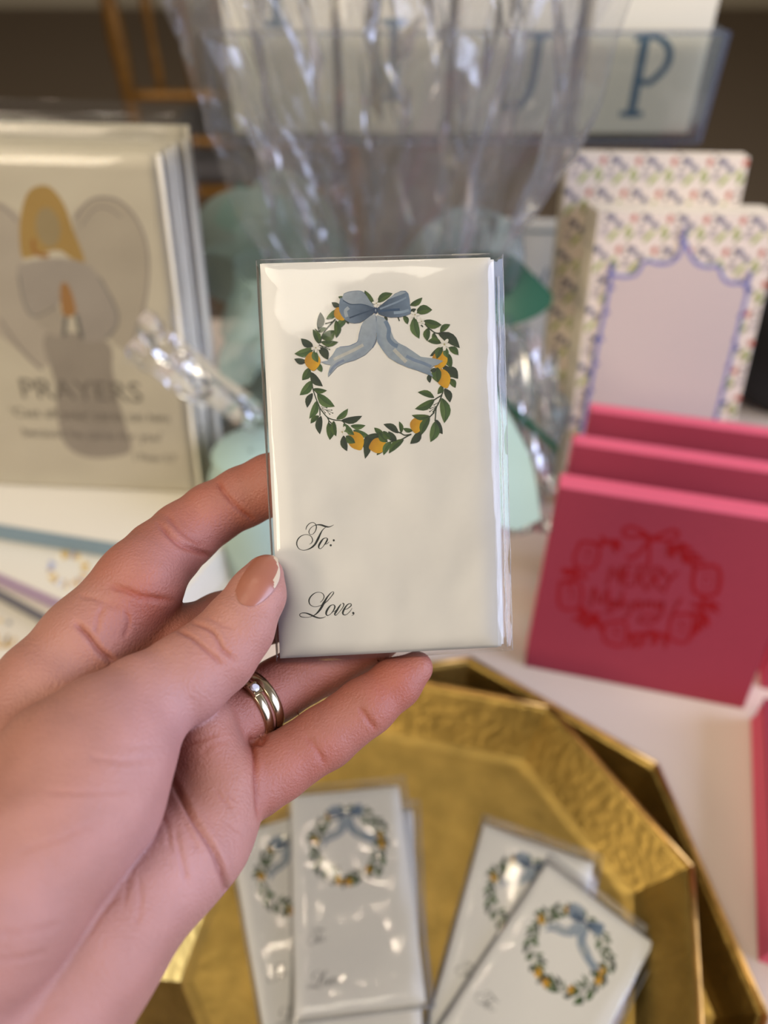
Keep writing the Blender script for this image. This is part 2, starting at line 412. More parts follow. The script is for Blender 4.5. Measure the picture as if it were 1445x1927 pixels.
              ((60, 1080), (-10, 1230), 120, 'd'), ((255, 1265), (150, 1335), 50, 'm')): LV(*a)
    lemon(762, 880, 98, 112, R(100)); lemon(172, 1190, 108, 125, R(165))
    for a in (((955, 750), (683, 733), 92, 'm'), ((955, 770), (828, 1035), 125, 'm'), ((370, 1130), (255, 1335), 100, 'l'), ((190, 1000), (320, 1140), 115, 'm'), ((250, 975), (370, 1090), 100, 'm')): LV(*a)
    # upper right
    p.f = B
    for s_ in ([(800, 640), (850, 700), (900, 740), (960, 780), (1030, 790)], [(940, 780), (990, 860), (1030, 940)], [(740, 660), (775, 690)], [(395, 545), (415, 600)]): ST(s_, stem, w=18)
    for a in (((80, 320), (312, 185), 115, 'm'), ((195, 530), (235, 600), 60, 'd'), ((580, 365), (765, 250), 88, 'm'), ((580, 450), (670, 420), 60, 'd'), ((670, 470), (915, 435), 145, 'm'), ((640, 550), (720, 868), 145, 'l'), ((795, 600), (1060, 662), 135, 'm'),
              ((855, 708), (840, 905), 108, 'm'), ((930, 790), (942, 930), 80, 'm'), ((1035, 768), (1190, 655), 92, 'm'), ((1010, 785), (1335, 1010), 155, 'd'), ((1050, 930), (845, 905), 100, 'm'),
              ((1170, 1000), (1315, 1115), 105, 'm'), ((1020, 1000), (880, 1130), 70, 'd'), ((1165, 1100), (1205, 1310), 120, 'm'), ((480, 525), (540, 650), 80, 'm'), ((1080, 1270), (1300, 1445), 130, 'd')): LV(*a)
    lemon(1030, 1185, 110, 135, R(100))
    for a in (((1070, 990), (985, 1175), 110, 'm'), ((1125, 1010), (1150, 1160), 90, 'l')): LV(*a)
    p.f = D
    lemon(1165, 178, 98, 140, R(70)); LV((1075, 20), (1085, 245), 160, 'm'); LV((1060, 40), (965, 65), 70, 'd')
    p.f = B
    flower(652, 508, 70); flower(752, 608, 62, .6); flower(1100, 955, 95, .3)
    # upper left
    p.f = A
    for s_ in ([(725, 570), (640, 660), (570, 740), (520, 830), (490, 930)], [(570, 640), (680, 610)], [(470, 720), (470, 820), (480, 900)], [(415, 720), (460, 760)]): ST(s_, stem, w=18)
    for s_ in ([(470, 950), (540, 985), (620, 985)], [(480, 955), (580, 1000), (635, 1025)], [(480, 960), (540, 1000), (590, 1042)]): ST(s_, stem, w=8); p.disc(*s_[-1], 10, col=stem, n=7)
    for a in (((465, 722), (497, 462), 118, 'd'), ((478, 772), (592, 700), 66, 'm'), ((735, 430), (582, 572), 92, 'l'), ((800, 375), (668, 318), 80, 'd'), ((850, 240), (768, 237), 45, 'm'),
              ((885, 580), (745, 725), 105, 'l'), ((735, 592), (735, 855), 110, 'm'), ((525, 865), (715, 740), 160, 'm'), ((505, 915), (768, 915), 95, 'm'), ((475, 935), (380, 725), 112, 'm'),
              ((385, 975), (200, 862), 115, 'd'), ((300, 1060), (220, 1140), 66, 'm'), ((385, 1015), (103, 1090), 130, 'l'), ((475, 1000), (612, 1180), 130, 'd'), ((280, 1205), (98, 1168), 92, 'd'),
              ((480, 1240), (518, 1365), 85, 'l'), ((890, 600), (930, 640), 40, 'd')): LV(*a)
    lemon(795, 490, 85, 100, R(60)); lemon(378, 1200, 112, 130, R(85))
    LV((405, 1040), (462, 1225), 105, 'l'); flower(428, 1000, 72, .3)
    LV((1310, 345), (1173, 140), 118, 'm')
    # ribbon bow
    def grad(pts, c1, c2, f):
        a, b_ = lin(c1), lin(c2); return [tuple(a[i] * (1 - f(q)) + b_[i] * f(q) for i in range(3)) for q in pts]
    q = [(1330, 490), (1350, 600), (1357, 720), (1340, 880), (1290, 1000), (1180, 1110), (1020, 1190), (870, 1230), (750, 1290), (680, 1370), (612, 1440), (612, 1390), (635, 1310), (655, 1260), (580, 1250), (500, 1215), (600, 1195), (680, 1110), (740, 1010), (800, 985), (940, 970), (1050, 920), (1080, 870), (1090, 780), (1120, 670), (1150, 610), (1230, 540)]
    p.poly(q, grad(q, '8a9aae', 'aab4bd', lambda c: min(1, max(0, .5 + .5 * math.sin(c[0] * .012 + c[1] * .01)))))
    ST([(1345, 520), (1360, 700), (1350, 880), (1290, 1000)], '5f7390', w=10); ST([(1125, 670), (1090, 790), (1075, 880), (1040, 930), (930, 975), (790, 990)], '65799a', w=8)
    ST([(700, 1180), (850, 1110), (1000, 1040), (1150, 960)], 'c3c3bd', w=48)
    ST([(640, 1380), (690, 1300), (760, 1240), (860, 1190)], '8593ab', w=36)
    p.f = B
    q = [(75, 510), (180, 550), (250, 640), (290, 760), (330, 860), (400, 930), (520, 990), (640, 1070), (740, 1140), (850, 1155), (960, 1170), (1080, 1205), (1000, 1260), (925, 1285), (880, 1340), (930, 1445), (830, 1400), (700, 1350), (540, 1300), (380, 1230), (250, 1150), (160, 1040), (80, 920), (60, 700)]
    p.poly(q, grad(q, '7d90a6', 'a3afba', lambda c: min(1, max(0, .5 + .6 * math.cos(c[0] * .009 - c[1] * .012)))))
    ST([(200, 600), (255, 720), (250, 860), (320, 950), (390, 980)], '71869f', w=60); ST([(330, 1030), (420, 1120), (520, 1220)], 'c3c3bc', w=55)
    ST([(520, 1130), (640, 1190), (760, 1230), (900, 1290)], '7e91ab', w=46)
    q = [(60, 420), (150, 350), (230, 285), (350, 190), (440, 150), (510, 150), (550, 190), (570, 280), (575, 360), (592, 440), (585, 490), (520, 520), (420, 545), (280, 548), (180, 530), (100, 500)]
    p.poly(q, grad(q, '3a4c62', '7488a0', lambda c: min(1, max(0, (c[0] - 80) / 480))))
    p.poly([(230, 285), (300, 230), (380, 180), (450, 158), (522, 172), (470, 198), (400, 222), (320, 250)], '9dabb9')
    ST([(120, 420), (250, 370), (400, 310), (520, 250)], '879ab0', w=26); ST([(90, 460), (250, 440), (420, 430)], '3a5474', w=34); ST([(330, 480), (450, 470), (560, 440)], '8fa4b9', w=40)
    p.f = A
    q = [(1310, 400), (1200, 365), (1120, 350), (960, 345), (870, 310), (828, 250), (850, 195), (940, 160), (1080, 148), (1150, 165), (1200, 220), (1250, 300), (1310, 370)]
    p.poly(q, grad(q, 'a4afbb', '8796a6', lambda c: min(1, max(0, (c[0] - 1000) / 300))))
    q = [(1315, 400), (1200, 358), (1100, 345), (960, 345), (870, 310), (830, 255), (800, 250), (780, 360), (785, 450), (820, 520), (880, 590), (950, 625), (1010, 635), (1100, 625), (1200, 570), (1290, 500), (1325, 450)]
    p.poly(q, grad(q, '7b8da2', '3a4d66', lambda c: min(1, max(0, (c[0] - 900) / 380))))
    ST([(900, 540), (880, 450), (930, 400)], 'a9b4bd', w=52); ST([(940, 555), (1060, 510), (1180, 470), (1310, 430)], '384c64', w=22); ST([(840, 290), (960, 350), (1120, 350), (1240, 380)], '41566f', w=16)
    p.disc(1335, 440, 36, 52, '2c4362'); p.disc(1338, 440, 9, 22, '9fabb8')
    flower(1350, 335, 66, .2, 4); p.stroke([(850, 195), (940, 160), (1080, 148), (1150, 170), (1200, 225)], '6d7f95', w=7)
    return p
def letter_print():
    f = quad(545, 965, 9.174); p = Print(f, z0=3e-5)
    K = '262a26'
    S = [[(270, 285, 9), (285, 230, 14), (330, 180, 12), (385, 160, 10), (430, 180, 12), (452, 230, 18), (438, 300, 14), (400, 352, 10), (358, 370, 8), (328, 350, 12), (325, 305, 14), (355, 255, 10), (410, 215, 10), (480, 200, 18), (540, 204, 28), (600, 225, 30), (660, 237, 20), (710, 225, 12), (757, 200, 6)],
         [(622, 236, 9), (565, 285, 14), (525, 350, 26), (482, 440, 38), (432, 530, 34), (372, 588, 26), (300, 625, 14), (222, 638, 10), (150, 612, 12), (112, 545, 18), (120, 470, 20), (170, 405, 16), (240, 372, 10), (310, 372, 10), (362, 403, 12), (386, 458, 16), (370, 508, 12), (335, 535, 7)],
         [(628, 424, 10), (575, 440, 18), (527, 500, 32), (494, 565, 30), (500, 604, 16), (535, 606, 10), (580, 560, 12), (628, 490, 26), (645, 445, 22), (625, 424, 9)], [(600, 532, 8), (640, 525, 10), (676, 490, 6)],
         [(520, 1537, 8), (560, 1500, 12), (586, 1440, 16), (562, 1385, 12), (500, 1362, 8), (430, 1375, 12), (360, 1430, 20), (324, 1500, 24), (340, 1570, 16), (400, 1608, 10), (470, 1608, 10), (540, 1582, 10), (620, 1535, 14), (700, 1450, 14), (752, 1378, 16), (740, 1353, 8), (700, 1378, 14), (640, 1450, 26), (580, 1550, 40), (520, 1655, 36), (445, 1738, 20), (360, 1782, 10), (275, 1795, 10), (190, 1785, 14), (160, 1752, 14), (195, 1722, 12), (270, 1722, 18), (340, 1745, 26), (420, 1782, 26), (500, 1806, 20), (570, 1800, 12), (615, 1780, 6)],
         [(757, 1574, 9), (700, 1592, 18), (650, 1652, 32), (622, 1720, 32), (640, 1762, 16), (690, 1745, 10), (745, 1685, 18), (776, 1615, 26), (755, 1575, 9)], [(728, 1690, 8), (760, 1694, 9), (810, 1660, 10), (850, 1605, 12)],
         [(885, 1562, 9), (850, 1610, 24), (800, 1690, 34), (772, 1740, 24), (795, 1758, 12), (850, 1705, 10), (912, 1625, 14), (932, 1570, 20), (908, 1550, 14)],
         [(940, 1662, 8), (1000, 1642, 12), (1058, 1592, 18), (1050, 1560, 12), (1000, 1572, 16), (950, 1632, 28), (914, 1710, 32), (930, 1750, 18), (980, 1745, 10), (1040, 1690, 10), (1074, 1635, 6)],
         [(1112, 1712, 14), (1102, 1745, 12), (1068, 1766, 5)]]
    for s_ in S: p.stroke(s_, K, k=8)
    for x, y in ((755, 468), (703, 553), (1095, 1720)): p.disc(x, y, 19, col=K)
    return p
PW = wreath_print(); PL = letter_print()
def sleeve_mesh(w0, w1, h0, h1, t, seed, puff=.0007, n=(34, 54), crumple=.00025):
    """front film (puffed) and back film joined round the seam; local z up, card front at 0"""
    rnd = random.Random(seed); nx, ny = n; V = []; F = []
    off = Vector((rnd.random() * 50, rnd.random() * 50, seed))
    def edge(a, lo, hi, clo, chi):
        return min(1, max(0, (a - lo) / max(clo - lo, 1e-6))) if a < (lo + hi) / 2 else min(1, max(0, (hi - a) / max(hi - chi, 1e-6)))
    for sgn in (1, -1):
        for j in range(ny + 1):
            for i in range(nx + 1):
                # denser near the borders
                a = .5 - .5 * math.cos(math.pi * i / nx); b_ = .5 - .5 * math.cos(math.pi * j / ny)
                a = .6 * a + .4 * i / nx; b_ = .6 * b_ + .4 * j / ny
                x = w0 + (w1 - w0) * a; y = h0 + (h1 - h0) * b_
                ex = edge(x, w0, w1, -TW / 2, TW / 2); ey = edge(y, h0, h1, -TH / 2, TH / 2); e = min(ex, ey)
                # distance inside the card edge
                din = min(x + TW / 2, TW / 2 - x, y + TH / 2, TH / 2 - y)
                g = min(1, max(0, din) / .0045); g = 1 - (1 - g) ** 2.2
                nz = noise.fractal(Vector((x * 55, y * 38, 0)) + off, 1, 2, 3)
                seam = (1 - e) if din < 0 else 0
                cr = noise.noise(Vector((x * 260, y * 180, 3)) + off) * .0006 * (seam if 0 < e < .99 else 0)
                if sgn > 0:
                    z = -t / 2 * (1 - e) + .00036 * e + puff * g + crumple * nz * (.3 + g) + cr
                    z = max(z, -t / 2) if din < 0 else max(z, .00034)
                else: z = -t / 2 * (1 - e) - (t + .0003) * e + (-.0002 if din < 0 and 0 < e < 1 else 0) + min(cr, 0)
                # seam line welded
                if i in (0, nx) or j in (0, ny): z = -t / 2 + noise.noise(Vector((x * 120, y * 120, 9)) + off) * .0004
                V.append((x, y, z))
        o = 0 if sgn > 0 else (nx + 1) * (ny + 1)
        for j in range(ny):
            for i in range(nx):
                q = (o + j * (nx + 1) + i, o + j * (nx + 1) + i + 1, o + (j + 1) * (nx + 1) + i + 1, o + (j + 1) * (nx + 1) + i)
                F.append(q if sgn > 0 else q[::-1])
    return V, F
def tag_pack(M, label, seed, held=False, ncards=7, group=None):
    t = empty('gift_tag_pack', M, label, 'gift tags', group)
    th = .00036; tot = ncards * th
    rnd = random.Random(seed)
    for k in range(ncards):
        dx, dy = (0, 0) if k == 0 else (rnd.uniform(0, .0005) + (.0002 * k if held else 0), rnd.uniform(-.0002, .0005))
        b = MB(); b.box((-TW / 2, -TH / 2, -th * .96), (TW / 2, TH / 2, 0), .00006)
        c = b.obj('card', 'card_white', t, Matrix.Translation((dx, dy, -k * th)))
        if k == 0:
            PW.obj('printed_wreath', c); q = PL.obj('printed_words', c); q['label'] = 'black script words To: and Love,'
    if held:
        V, F = sleeve_mesh(-TW / 2 - .0010, TW / 2 + .0036, -TH / 2 - .0014, TH / 2 + .0013, tot, seed)
    else:
        V, F = sleeve_mesh(-TW / 2 - .0012, TW / 2 + .0035, -TH / 2 - .002, TH / 2 + .0048, tot, seed, puff=.0012, n=(20, 30), crumple=.0007)
    mesh_obj('clear_sleeve', V, F, 'sleeve_film', t, smooth=True)
    s_ = MB()
    if not held:
        xa, xb, ya, yb = -TW / 2 - .0012, TW / 2 + .0035, -TH / 2 - .002, TH / 2 + .0048
        for q in ([(xa, y, -tot / 2) for y in np.linspace(ya, yb, 16)], [(xb, y, -tot / 2) for y in np.linspace(ya, yb, 16)], [(x_, ya, -tot / 2) for x_ in np.linspace(xa, xb, 10)], [(x_, yb, -tot / 2) for x_ in np.linspace(xa, xb, 10)], [(x_, TH / 2 + .0012, -.0006) for x_ in np.linspace(xa + .002, xb - .002, 10)]):
            s_.tube(q, .00022, 5)
        s_.obj('sleeve_seam', 'seam_film', t, smooth=True)
    if held:      # folded seam flap and welded border on the right, taped fold at the top
        x = TW / 2 + .0036
        s_.tube([(x + noise.noise(Vector((0, y * 200, 0))) * .0001, y, -tot / 2) for y in np.linspace(-TH / 2 - .0012, TH / 2 + .001, 60)], .00009, 5)
        s_.tube([(TW / 2 + .0022 + noise.noise(Vector((5, y * 90, 0))) * .0005, y, -.0002) for y in np.linspace(-TH / 2, TH / 2 - .004, 60)], .00013, 5)
        s_.tube([(-TW / 2 - .0009, y, -tot / 2) for y in np.linspace(-TH / 2 - .001, TH / 2 + .001, 30)], .0001, 5)
        s_.tube([(x_, TH / 2 + .0012, -tot / 2) for x_ in np.linspace(-TW / 2, TW / 2 - .008, 20)], .0001, 5)
        s_.obj('sleeve_seam', 'seam_film', t, smooth=True)
    return t
def rodrigues(r):
    v = Vector(r); return Matrix.Rotation(v.length, 4, v.normalized())
MH = CAM @ (Matrix.Translation((-0.0003339, 0.01158205, -0.17469462)) @ rodrigues((0.08281693, 0.04920728, 0.04047774)))
held = tag_pack(MH, 'clear-sleeved lemon wreath gift tags held up between thumb and fingers', 3, held=True)

def lying(tl, tr, z, tilt=0):
    a = on_z(*tl, z); b_ = on_z(*tr, z); d = (b_ - a); yaw = math.atan2(d.y, d.x)
    m = (a + b_) / 2; M = Matrix.Translation(m) @ Matrix.Rotation(yaw, 4, 'Z') @ Matrix.Rotation(tilt, 4, 'X') @ Matrix.Translation((0, -TH / 2, 0))
    return M
tag_pack(lying((436, 1573), (628, 1514), .0135), 'tilted gift tag pack at the tray\'s left, mostly under the upright pack', 11)
tag_pack(lying((572, 1527), (775, 1524), .0168), 'gift tag pack nearly hidden directly beneath the upright pack, its right edge showing', 12)
tag_pack(lying((549, 1499), (748, 1479), .0202), 'upright gift tag pack on top of the left heap in the gold tray', 13)
tag_pack(lying((907, 1549), (1120, 1625), .0135), 'gift tag pack in the tray partly covered by the slanted one at right', 14)
tag_pack(lying((1031, 1625), (1225, 1772), .0170), 'most slanted gift tag pack, lying on top at the right of the gold tray', 15)

# ================================================================= pink napkin stacks
def local_map(M):
    o = M.translation; n = (M.to_3x3() @ Vector((0, 0, 1))); MI = M.inverted()
    def f(u, v):
        q = MI @ on_plane(u, v, o, n); return (q.x, q.y)
    return f
def napkin_pack(M, w_, h_, t_, label, n=10, art=None, group='pink cocktail napkin packs'):
    th = empty('napkin_stack', M, label, 'napkins', group)
    each = t_ / n; rnd = random.Random(int(M.translation.x * 1e4))
    for k in range(n):
        b = MB(); j = rnd.uniform(-.0004, .0004)
        b.box((j, rnd.uniform(-.0002, .0002) + .0002, -(k + 1) * each + each * .05), (w_ + rnd.uniform(-.0005, .0005), h_ + rnd.uniform(-.0005, .0004), -k * each - each * .0), each * .32)
        b.obj('napkin', 'pink' if k == 0 else 'pink_lit_edge', th, smooth=False)  # front napkin in the shaded pink, those behind in the lit pink
    if art: art(th, M)
    return th
def napkin_art(th, M):
    g = local_map(M); p = Print(lambda x, y: g(1030 + x / 4.014, 960 + y / 4.014), dz=4e-6, z0=3e-5); c = '90000c'
    S = p.stroke
    for s_ in ([(780, 205), (700, 150), (620, 125), (570, 155), (600, 200), (700, 198), (780, 208)], [(790, 215), (860, 180), (950, 150), (990, 180), (960, 213), (870, 225), (790, 222)],
               [(770, 220), (720, 290), (660, 350), (595, 352)], [(775, 220), (768, 300), (765, 425)], [(700, 180), (770, 215), (850, 205)]): S(s_, c, w=26)
    def tile(q, inner=True, w_=24, m=.5):
        qq = q + q[:1]; S(spline(qq, 1) if 0 else qq[:1] + qq[1:], c, w=w_, k=3)
        cx = sum(a[0] for a in q) / 4; cy = sum(a[1] for a in q) / 4
        S([(cx + (a[0] - cx) * m, cy + (a[1] - cy) * m) for a in q], c, w=8, k=3)
        S([(cx - 25, cy + 20), (cx, cy - 30), (cx + 25, cy + 15)], c, w=9)
    tile([(250, 240), (390, 262), (350, 440), (200, 400)]); tile([(95, 540), (245, 545), (245, 730), (95, 730)]); tile([(440, 850), (590, 850), (580, 1020), (430, 985)])
    tile([(940, 790), (1100, 800), (1060, 990), (920, 960)]); tile([(1110, 430), (1290, 432), (1280, 630), (1110, 620)], w_=30, m=.6)
    for s_ in ([(385, 270), (450, 240), (550, 235)], [(250, 735), (330, 810), (430, 920)], [(590, 960), (740, 935), (920, 950)], [(1075, 960), (1140, 860), (1180, 650)], [(1110, 420), (1010, 310), (900, 255)], [(210, 430), (215, 500), (190, 545)]): S(s_, c, w=34)
    for bx, by, tx, ty in ((440, 240, 410, 185), (470, 235, 520, 330), (500, 235, 560, 300), (420, 250, 340, 255), (210, 450, 100, 440), (210, 470, 110, 470), (220, 480, 310, 525), (200, 520, 140, 560),
                           (300, 790, 180, 820), (330, 810, 300, 900), (330, 800, 400, 790), (280, 780, 240, 860), (360, 840, 390, 780), (300, 780, 230, 760), (350, 850, 420, 840), (320, 820, 260, 880),
                           (660, 945, 620, 1040), (740, 940, 660, 1045), (720, 935, 640, 930), (820, 940, 780, 1020), (880, 945, 890, 1045), (850, 930, 760, 900), (790, 935, 830, 1010),
                           (1110, 900, 1150, 920), (1150, 820, 1225, 880), (1160, 760, 1220, 860), (1170, 730, 1300, 780), (1175, 700, 1310, 735), (1170, 720, 1085, 700), (1150, 780, 1080, 770), (1130, 850, 1180, 900),
                           (1080, 380, 1195, 385), (1040, 340, 1150, 345), (1000, 300, 1105, 295), (960, 275, 1060, 262), (960, 280, 930, 365), (1010, 320, 1030, 395), (1060, 370, 1040, 400), (920, 265, 905, 350)):
        S([(bx, by, 8), ((bx + tx) / 2 + (ty - by) * .1, (by + ty) / 2 - (tx - bx) * .1, 36), (tx, ty, 7)], c)
    for s_ in ([(455, 565), (490, 420), (522, 520), (562, 415), (548, 560)], [(645, 412), (600, 418), (580, 560), (640, 562)], [(592, 490), (636, 486)], [(665, 570), (692, 420)], [(692, 422), (745, 425), (740, 480), (690, 500)], [(700, 500), (750, 610)],
               [(775, 590), (805, 432)], [(805, 432), (862, 440), (850, 500), (800, 512)], [(805, 512), (855, 605)], [(872, 445), (915, 520)], [(990, 465), (930, 520), (875, 620)]): S(s_, c, w=18, k=2)
    for s_ in ([(325, 735), (355, 580), (398, 700), (462, 592), (452, 715)], [(505, 680), (470, 695), (470, 740), (505, 720), (520, 680), (525, 740)], [(575, 605), (545, 745)], [(548, 720), (575, 680), (590, 740)], [(640, 690), (615, 790), (568, 812)],
               [(690, 680), (662, 710), (680, 745), (710, 715), (690, 680)], [(735, 745), (748, 685), (752, 700), (785, 688), (785, 745)], [(860, 690), (825, 705), (835, 745), (870, 710), (875, 690), (860, 790), (780, 850), (695, 835), (720, 795), (830, 800)], [(1015, 660), (945, 770)], [(430, 770), (505, 770)]): S(s_, c, w=17, k=4)
    p.disc(925, 800, 9, col=c)
    q = p.obj('printed_greeting', th.children[0] if th.children else th); q['label'] = 'red tile wreath print reading MERRY Mahjong!'
ny = R(-13.4)
napkin_pack(frame(.0795, .2462, TZ + .0, ny, R(18)), .1185, .112, .020, 'front pink napkin stack printed with a red MERRY Mahjong! wreath', art=napkin_art, group=None)
napkin_pack(frame(.0925, .280, TZ + .0, ny, R(18)), .1185, .112, .019, 'middle pink napkin stack, directly behind the printed wreath stack', group=None)
napkin_pack(frame(.1075, .310, TZ + .0, ny, R(17)), .1185, .112, .017, 'rearmost pink napkin stack, in front of the floral notepads', group=None)
Mn = Matrix.Translation(Vector((.2085, .232, TZ))) @ Matrix.Rotation(ny, 4, 'Z') @ Matrix.Rotation(R(62), 4, 'X')
napkin_pack(Mn, .118, .105, .014, 'pink napkin stack at the right frame edge, beside the printed wreath stack', group=None)
Mn = Matrix.Translation((.1605, .097, TZ + .022)) @ Matrix.Rotation(R(-17.2), 4, 'Z')
napkin_pack(Mn, .12, .121, .022, 'pink napkin stack lying flat on the table right of the gold trays', group=None)

# ================================================================= floral notepads
PADW, PADH = .104, .19
def pad_print(M0, panel=True):
    g = local_map(M0); p = Print(lambda x, y: (x, y), dz=1.5e-6, z0=2e-5); rnd = random.Random(4)
    px = .0205; py = .0175
    p.poly([(.0008, .0008), (PADW - .0008, .0008), (PADW - .0008, PADH - .0008), (.0008, PADH - .0008)], 'd6c7b6')
    j = 0; y = PADH
    while y > -.005:
        i = 0; x = -.004 - (.006 if j % 2 else 0)
        while x < PADW:
            def cl(a, b_): return .001 < a < PADW - .001 and .001 < b_ < PADH - .001
            def D_(dx, dy, *a, **k):
                if cl(x + dx, y + dy): p.disc(x + dx, y + dy, *a, **k)
            D_(.004, -.0035, .0019, .0026, 'b8553f', n=4); D_(.0045, -.0030, .0012, .0012, 'a04838', n=6)
            D_(.0122, -.0036, .0020, .0020, '1f3160', n=8); D_(.0165, -.0070, .0019, .0019, '26365c', n=8)
            D_(.0090, -.0018, .0016, .0016, '8f8279', n=6); D_(.0085, -.0060, .0014, .0011, '6f6862', n=6)
            for a, b_, c in ((.0012, -.0095, '8e9a3c'), (.0030, -.0130, '7c8a34'), (.0130, -.0140, '8a963a'), (.0150, -.0120, '98a24c')): D_(a, b_, .0030, .0013, c, R(55), 8)
            for q in range(3):
                a, b_ = x + .0066 + q * .0015, y - .0135
                if cl(a, b_) and cl(a + .002, b_ + .005): p.stroke([(a, b_), (a + .0018, b_ + .0050)], '454060', w=.0005)
            x += px; i += 1
        y -= py; j += 1
    if not panel: return p
    pan = [(1150, 522), (1172, 520), (1195, 516), (1205, 500), (1216, 490), (1240, 496), (1262, 492), (1277, 478), (1287, 455), (1298, 480), (1312, 497), (1335, 502), (1350, 500), (1358, 520), (1372, 532), (1405, 538),
           (1392, 600), (1372, 680), (1352, 760), (1330, 850), (1085, 850), (1098, 790), (1112, 715), (1124, 645), (1138, 580)]
    lp = [g(*q) for q in pan]
    p.poly(lp, 'bcaba2')
    bd = [lp[-1 - i] for i in range(5)][::-1]
    path = lp[20:] + lp[:20]
    p.stroke(path, '5e5f92', w=.0022, k=3); p.stroke(path, '7d7fae', w=.0009, k=3)
    for q in (0, 7 + 5, 15 + 5): pass
    for u, v in ((1287, 440), (1150, 505), (1408, 522)):
        x, y = g(u, v); p.disc(x, y, .0016, .0045, '5b5c8e', 0, 8); p.disc(x - .001, y - .003, .0022, .0014, '6a6b9c', .4, 8)
    for k in range(7):
        for sx, a, b_ in ((0, (1150, 540), (1092, 830)), (1, (1404, 545), (1336, 830))):
            t_ = k / 6; x, y = g(a[0] + (b_[0] - a[0]) * t_, a[1] + (b_[1] - a[1]) * t_); p.disc(x, y, .0022, .0013, '5b5c8e', R(40 if k % 2 else -40), 7)
    return p
M0 = frame(.1199, .3746, TZ, R(-2.8), R(17.7))
PP = pad_print(M0); PB = pad_print(M0, False)
pad_mesh = None
def pad(M, label, t_=.0052, full=True):
    o = empty('notepad', M, label, 'notepad')
    b = MB(); b.box((0, 0, -t_ * .84), (PADW, PADH, 0), .0003); c = b.obj('paper_block', 'pad_paper', o)
    (PP if full else PB).obj('printed_sheet', c)
    b = MB(); b.box((.0, .0, -t_), (PADW, PADH, -t_ * .85)); b.obj('backing_board', 'paper_edge', o)
    return o
names = ['frontmost scalloped-panel notepad standing behind the pink napkins', 'second notepad of the front pile, just behind the scalloped front one', 'third notepad of the front pile behind the pink napkins', 'fourth notepad of the front pile behind the pink napkins', 'last notepad of the front pile, against the taller rear pair']
for k in range(5):
    dz = -.0054 * k; dx = (-.0007 * k)
    pad(M0 @ Matrix.Translation((dx, .0006 * k, dz)), names[k])
M1 = frame(.1050, .4065, TZ + .016, R(-2.8), R(17.7))
bs = MB(); bs.box((-.056, -.035, 0), (.056, .035, .016), .001)
bo = bs.obj('riser_block', 'box_white', None, Matrix.Translation((.16, .435, TZ))); tag(bo, 'low white block under the rear pair of floral notepads', 'riser')
pad(M1 @ Matrix.Translation((0, 0.004, 0)), 'front notepad of the taller rear pair, left edge peeking out', full=False)
pad(M1 @ Matrix.Translation((-.001, .0055, -.0056)), 'rearmost floral notepad, highest top edge', full=False)

# ================================================================= boxed cards at the left and prayer cards on top
def card_box(u0, v0, u1, v1, z, t_, band, label, w_=.19, d_=.16, art=None):
    a = on_z(u0, v0, z); b_ = on_z(u1, v1, z); d = b_ - a; yaw = math.atan2(d.y, d.x)
    M = Matrix.Translation(a) @ Matrix.Rotation(yaw, 4, 'Z')
    # local: x along the front edge, y back, z=0 top
    o = empty('boxed_note_cards', M, label, 'card box')
    xr = .10
    b = MB(); b.box((xr - w_, 0.001, -t_), (xr, d_, -.0012), .0008); b.obj('box_base', 'box_white', o)
    b = MB(); b.box((xr - w_, 0.0, -.0011), (xr, d_, 0), .0004); l_ = b.obj('lid', 'box_white', o)
    b = MB(); b.box((xr - w_ + .001, -.0008, -t_ * .9), (xr - .001, .0012, -.0012)); b.obj('front_band', band, o)
    if art: art(o, M, l_)
    return o
def gold_wreath(o, M, l_):
    MI = M.inverted()
    def g(u, v):
        q = MI @ on_plane(u, v, M.translation, Vector((0, 0, 1))); return (q.x, q.y)
    p = Print(g, dz=4e-6, z0=3e-5); rnd = random.Random(2)
    for k in range(46):
        a = rnd.uniform(0, 6.28); c = rnd.choice(['c9a75c', 'b58f45', 'e8e2d2', 'ded2b4', '9c9fb8', 'd8b26a'])
        p.disc(128 + 33 * math.cos(a), 1072 + 28 * math.sin(a), rnd.uniform(5, 9), rnd.uniform(3, 6), c, a, 7)
    p.obj('printed_gold_wreath', l_)
def gold_words(o, M, l_):
    MI = M.inverted()
    def g(u, v):
        q = MI @ on_plane(u, v, M.translation, Vector((0, 0, 1))); return (q.x, q.y)
    p = Print(g, dz=4e-6, z0=3e-5); c = 'b58a34'
    p.stroke([(-30, 1195), (-24, 1215), (-12, 1212), (-8, 1192), (-16, 1188), (-26, 1200)], c, w=5); p.stroke([(-4, 1195), (-4, 1216), (8, 1214), (15, 1196), (12, 1214), (20, 1216), (30, 1200)], c, w=5)
    p.disc(17, 1172, 5, col='8a8a8a'); p.disc(0, 1168, 4, col='c9a75c')
    p.obj('printed_gold_script', l_)
card_box(0, 985, 205, 1018, .060, .0145, 'blue_band', 'white boxed cards with blue-grey edge, topmost, under the prayer cards', w_=.27)
card_box(0, 1078, 120, 1130, .045, .0145, 'purple_band', 'white boxed cards with small gold wreath and lilac edge', d_=.17, w_=.24, art=gold_wreath)
card_box(0, 1108, 92, 1158, .030, .0145, 'slate_band', 'white boxed cards with thin slate edge, third down the stair-stepped pile', d_=.17, w_=.24)
card_box(0, 1290, 92, 1345, .015, .0145, 'purple_band', 'white boxed cards with gold script, lowest of the stair-stepped pile', d_=.19, w_=.25, art=gold_words)

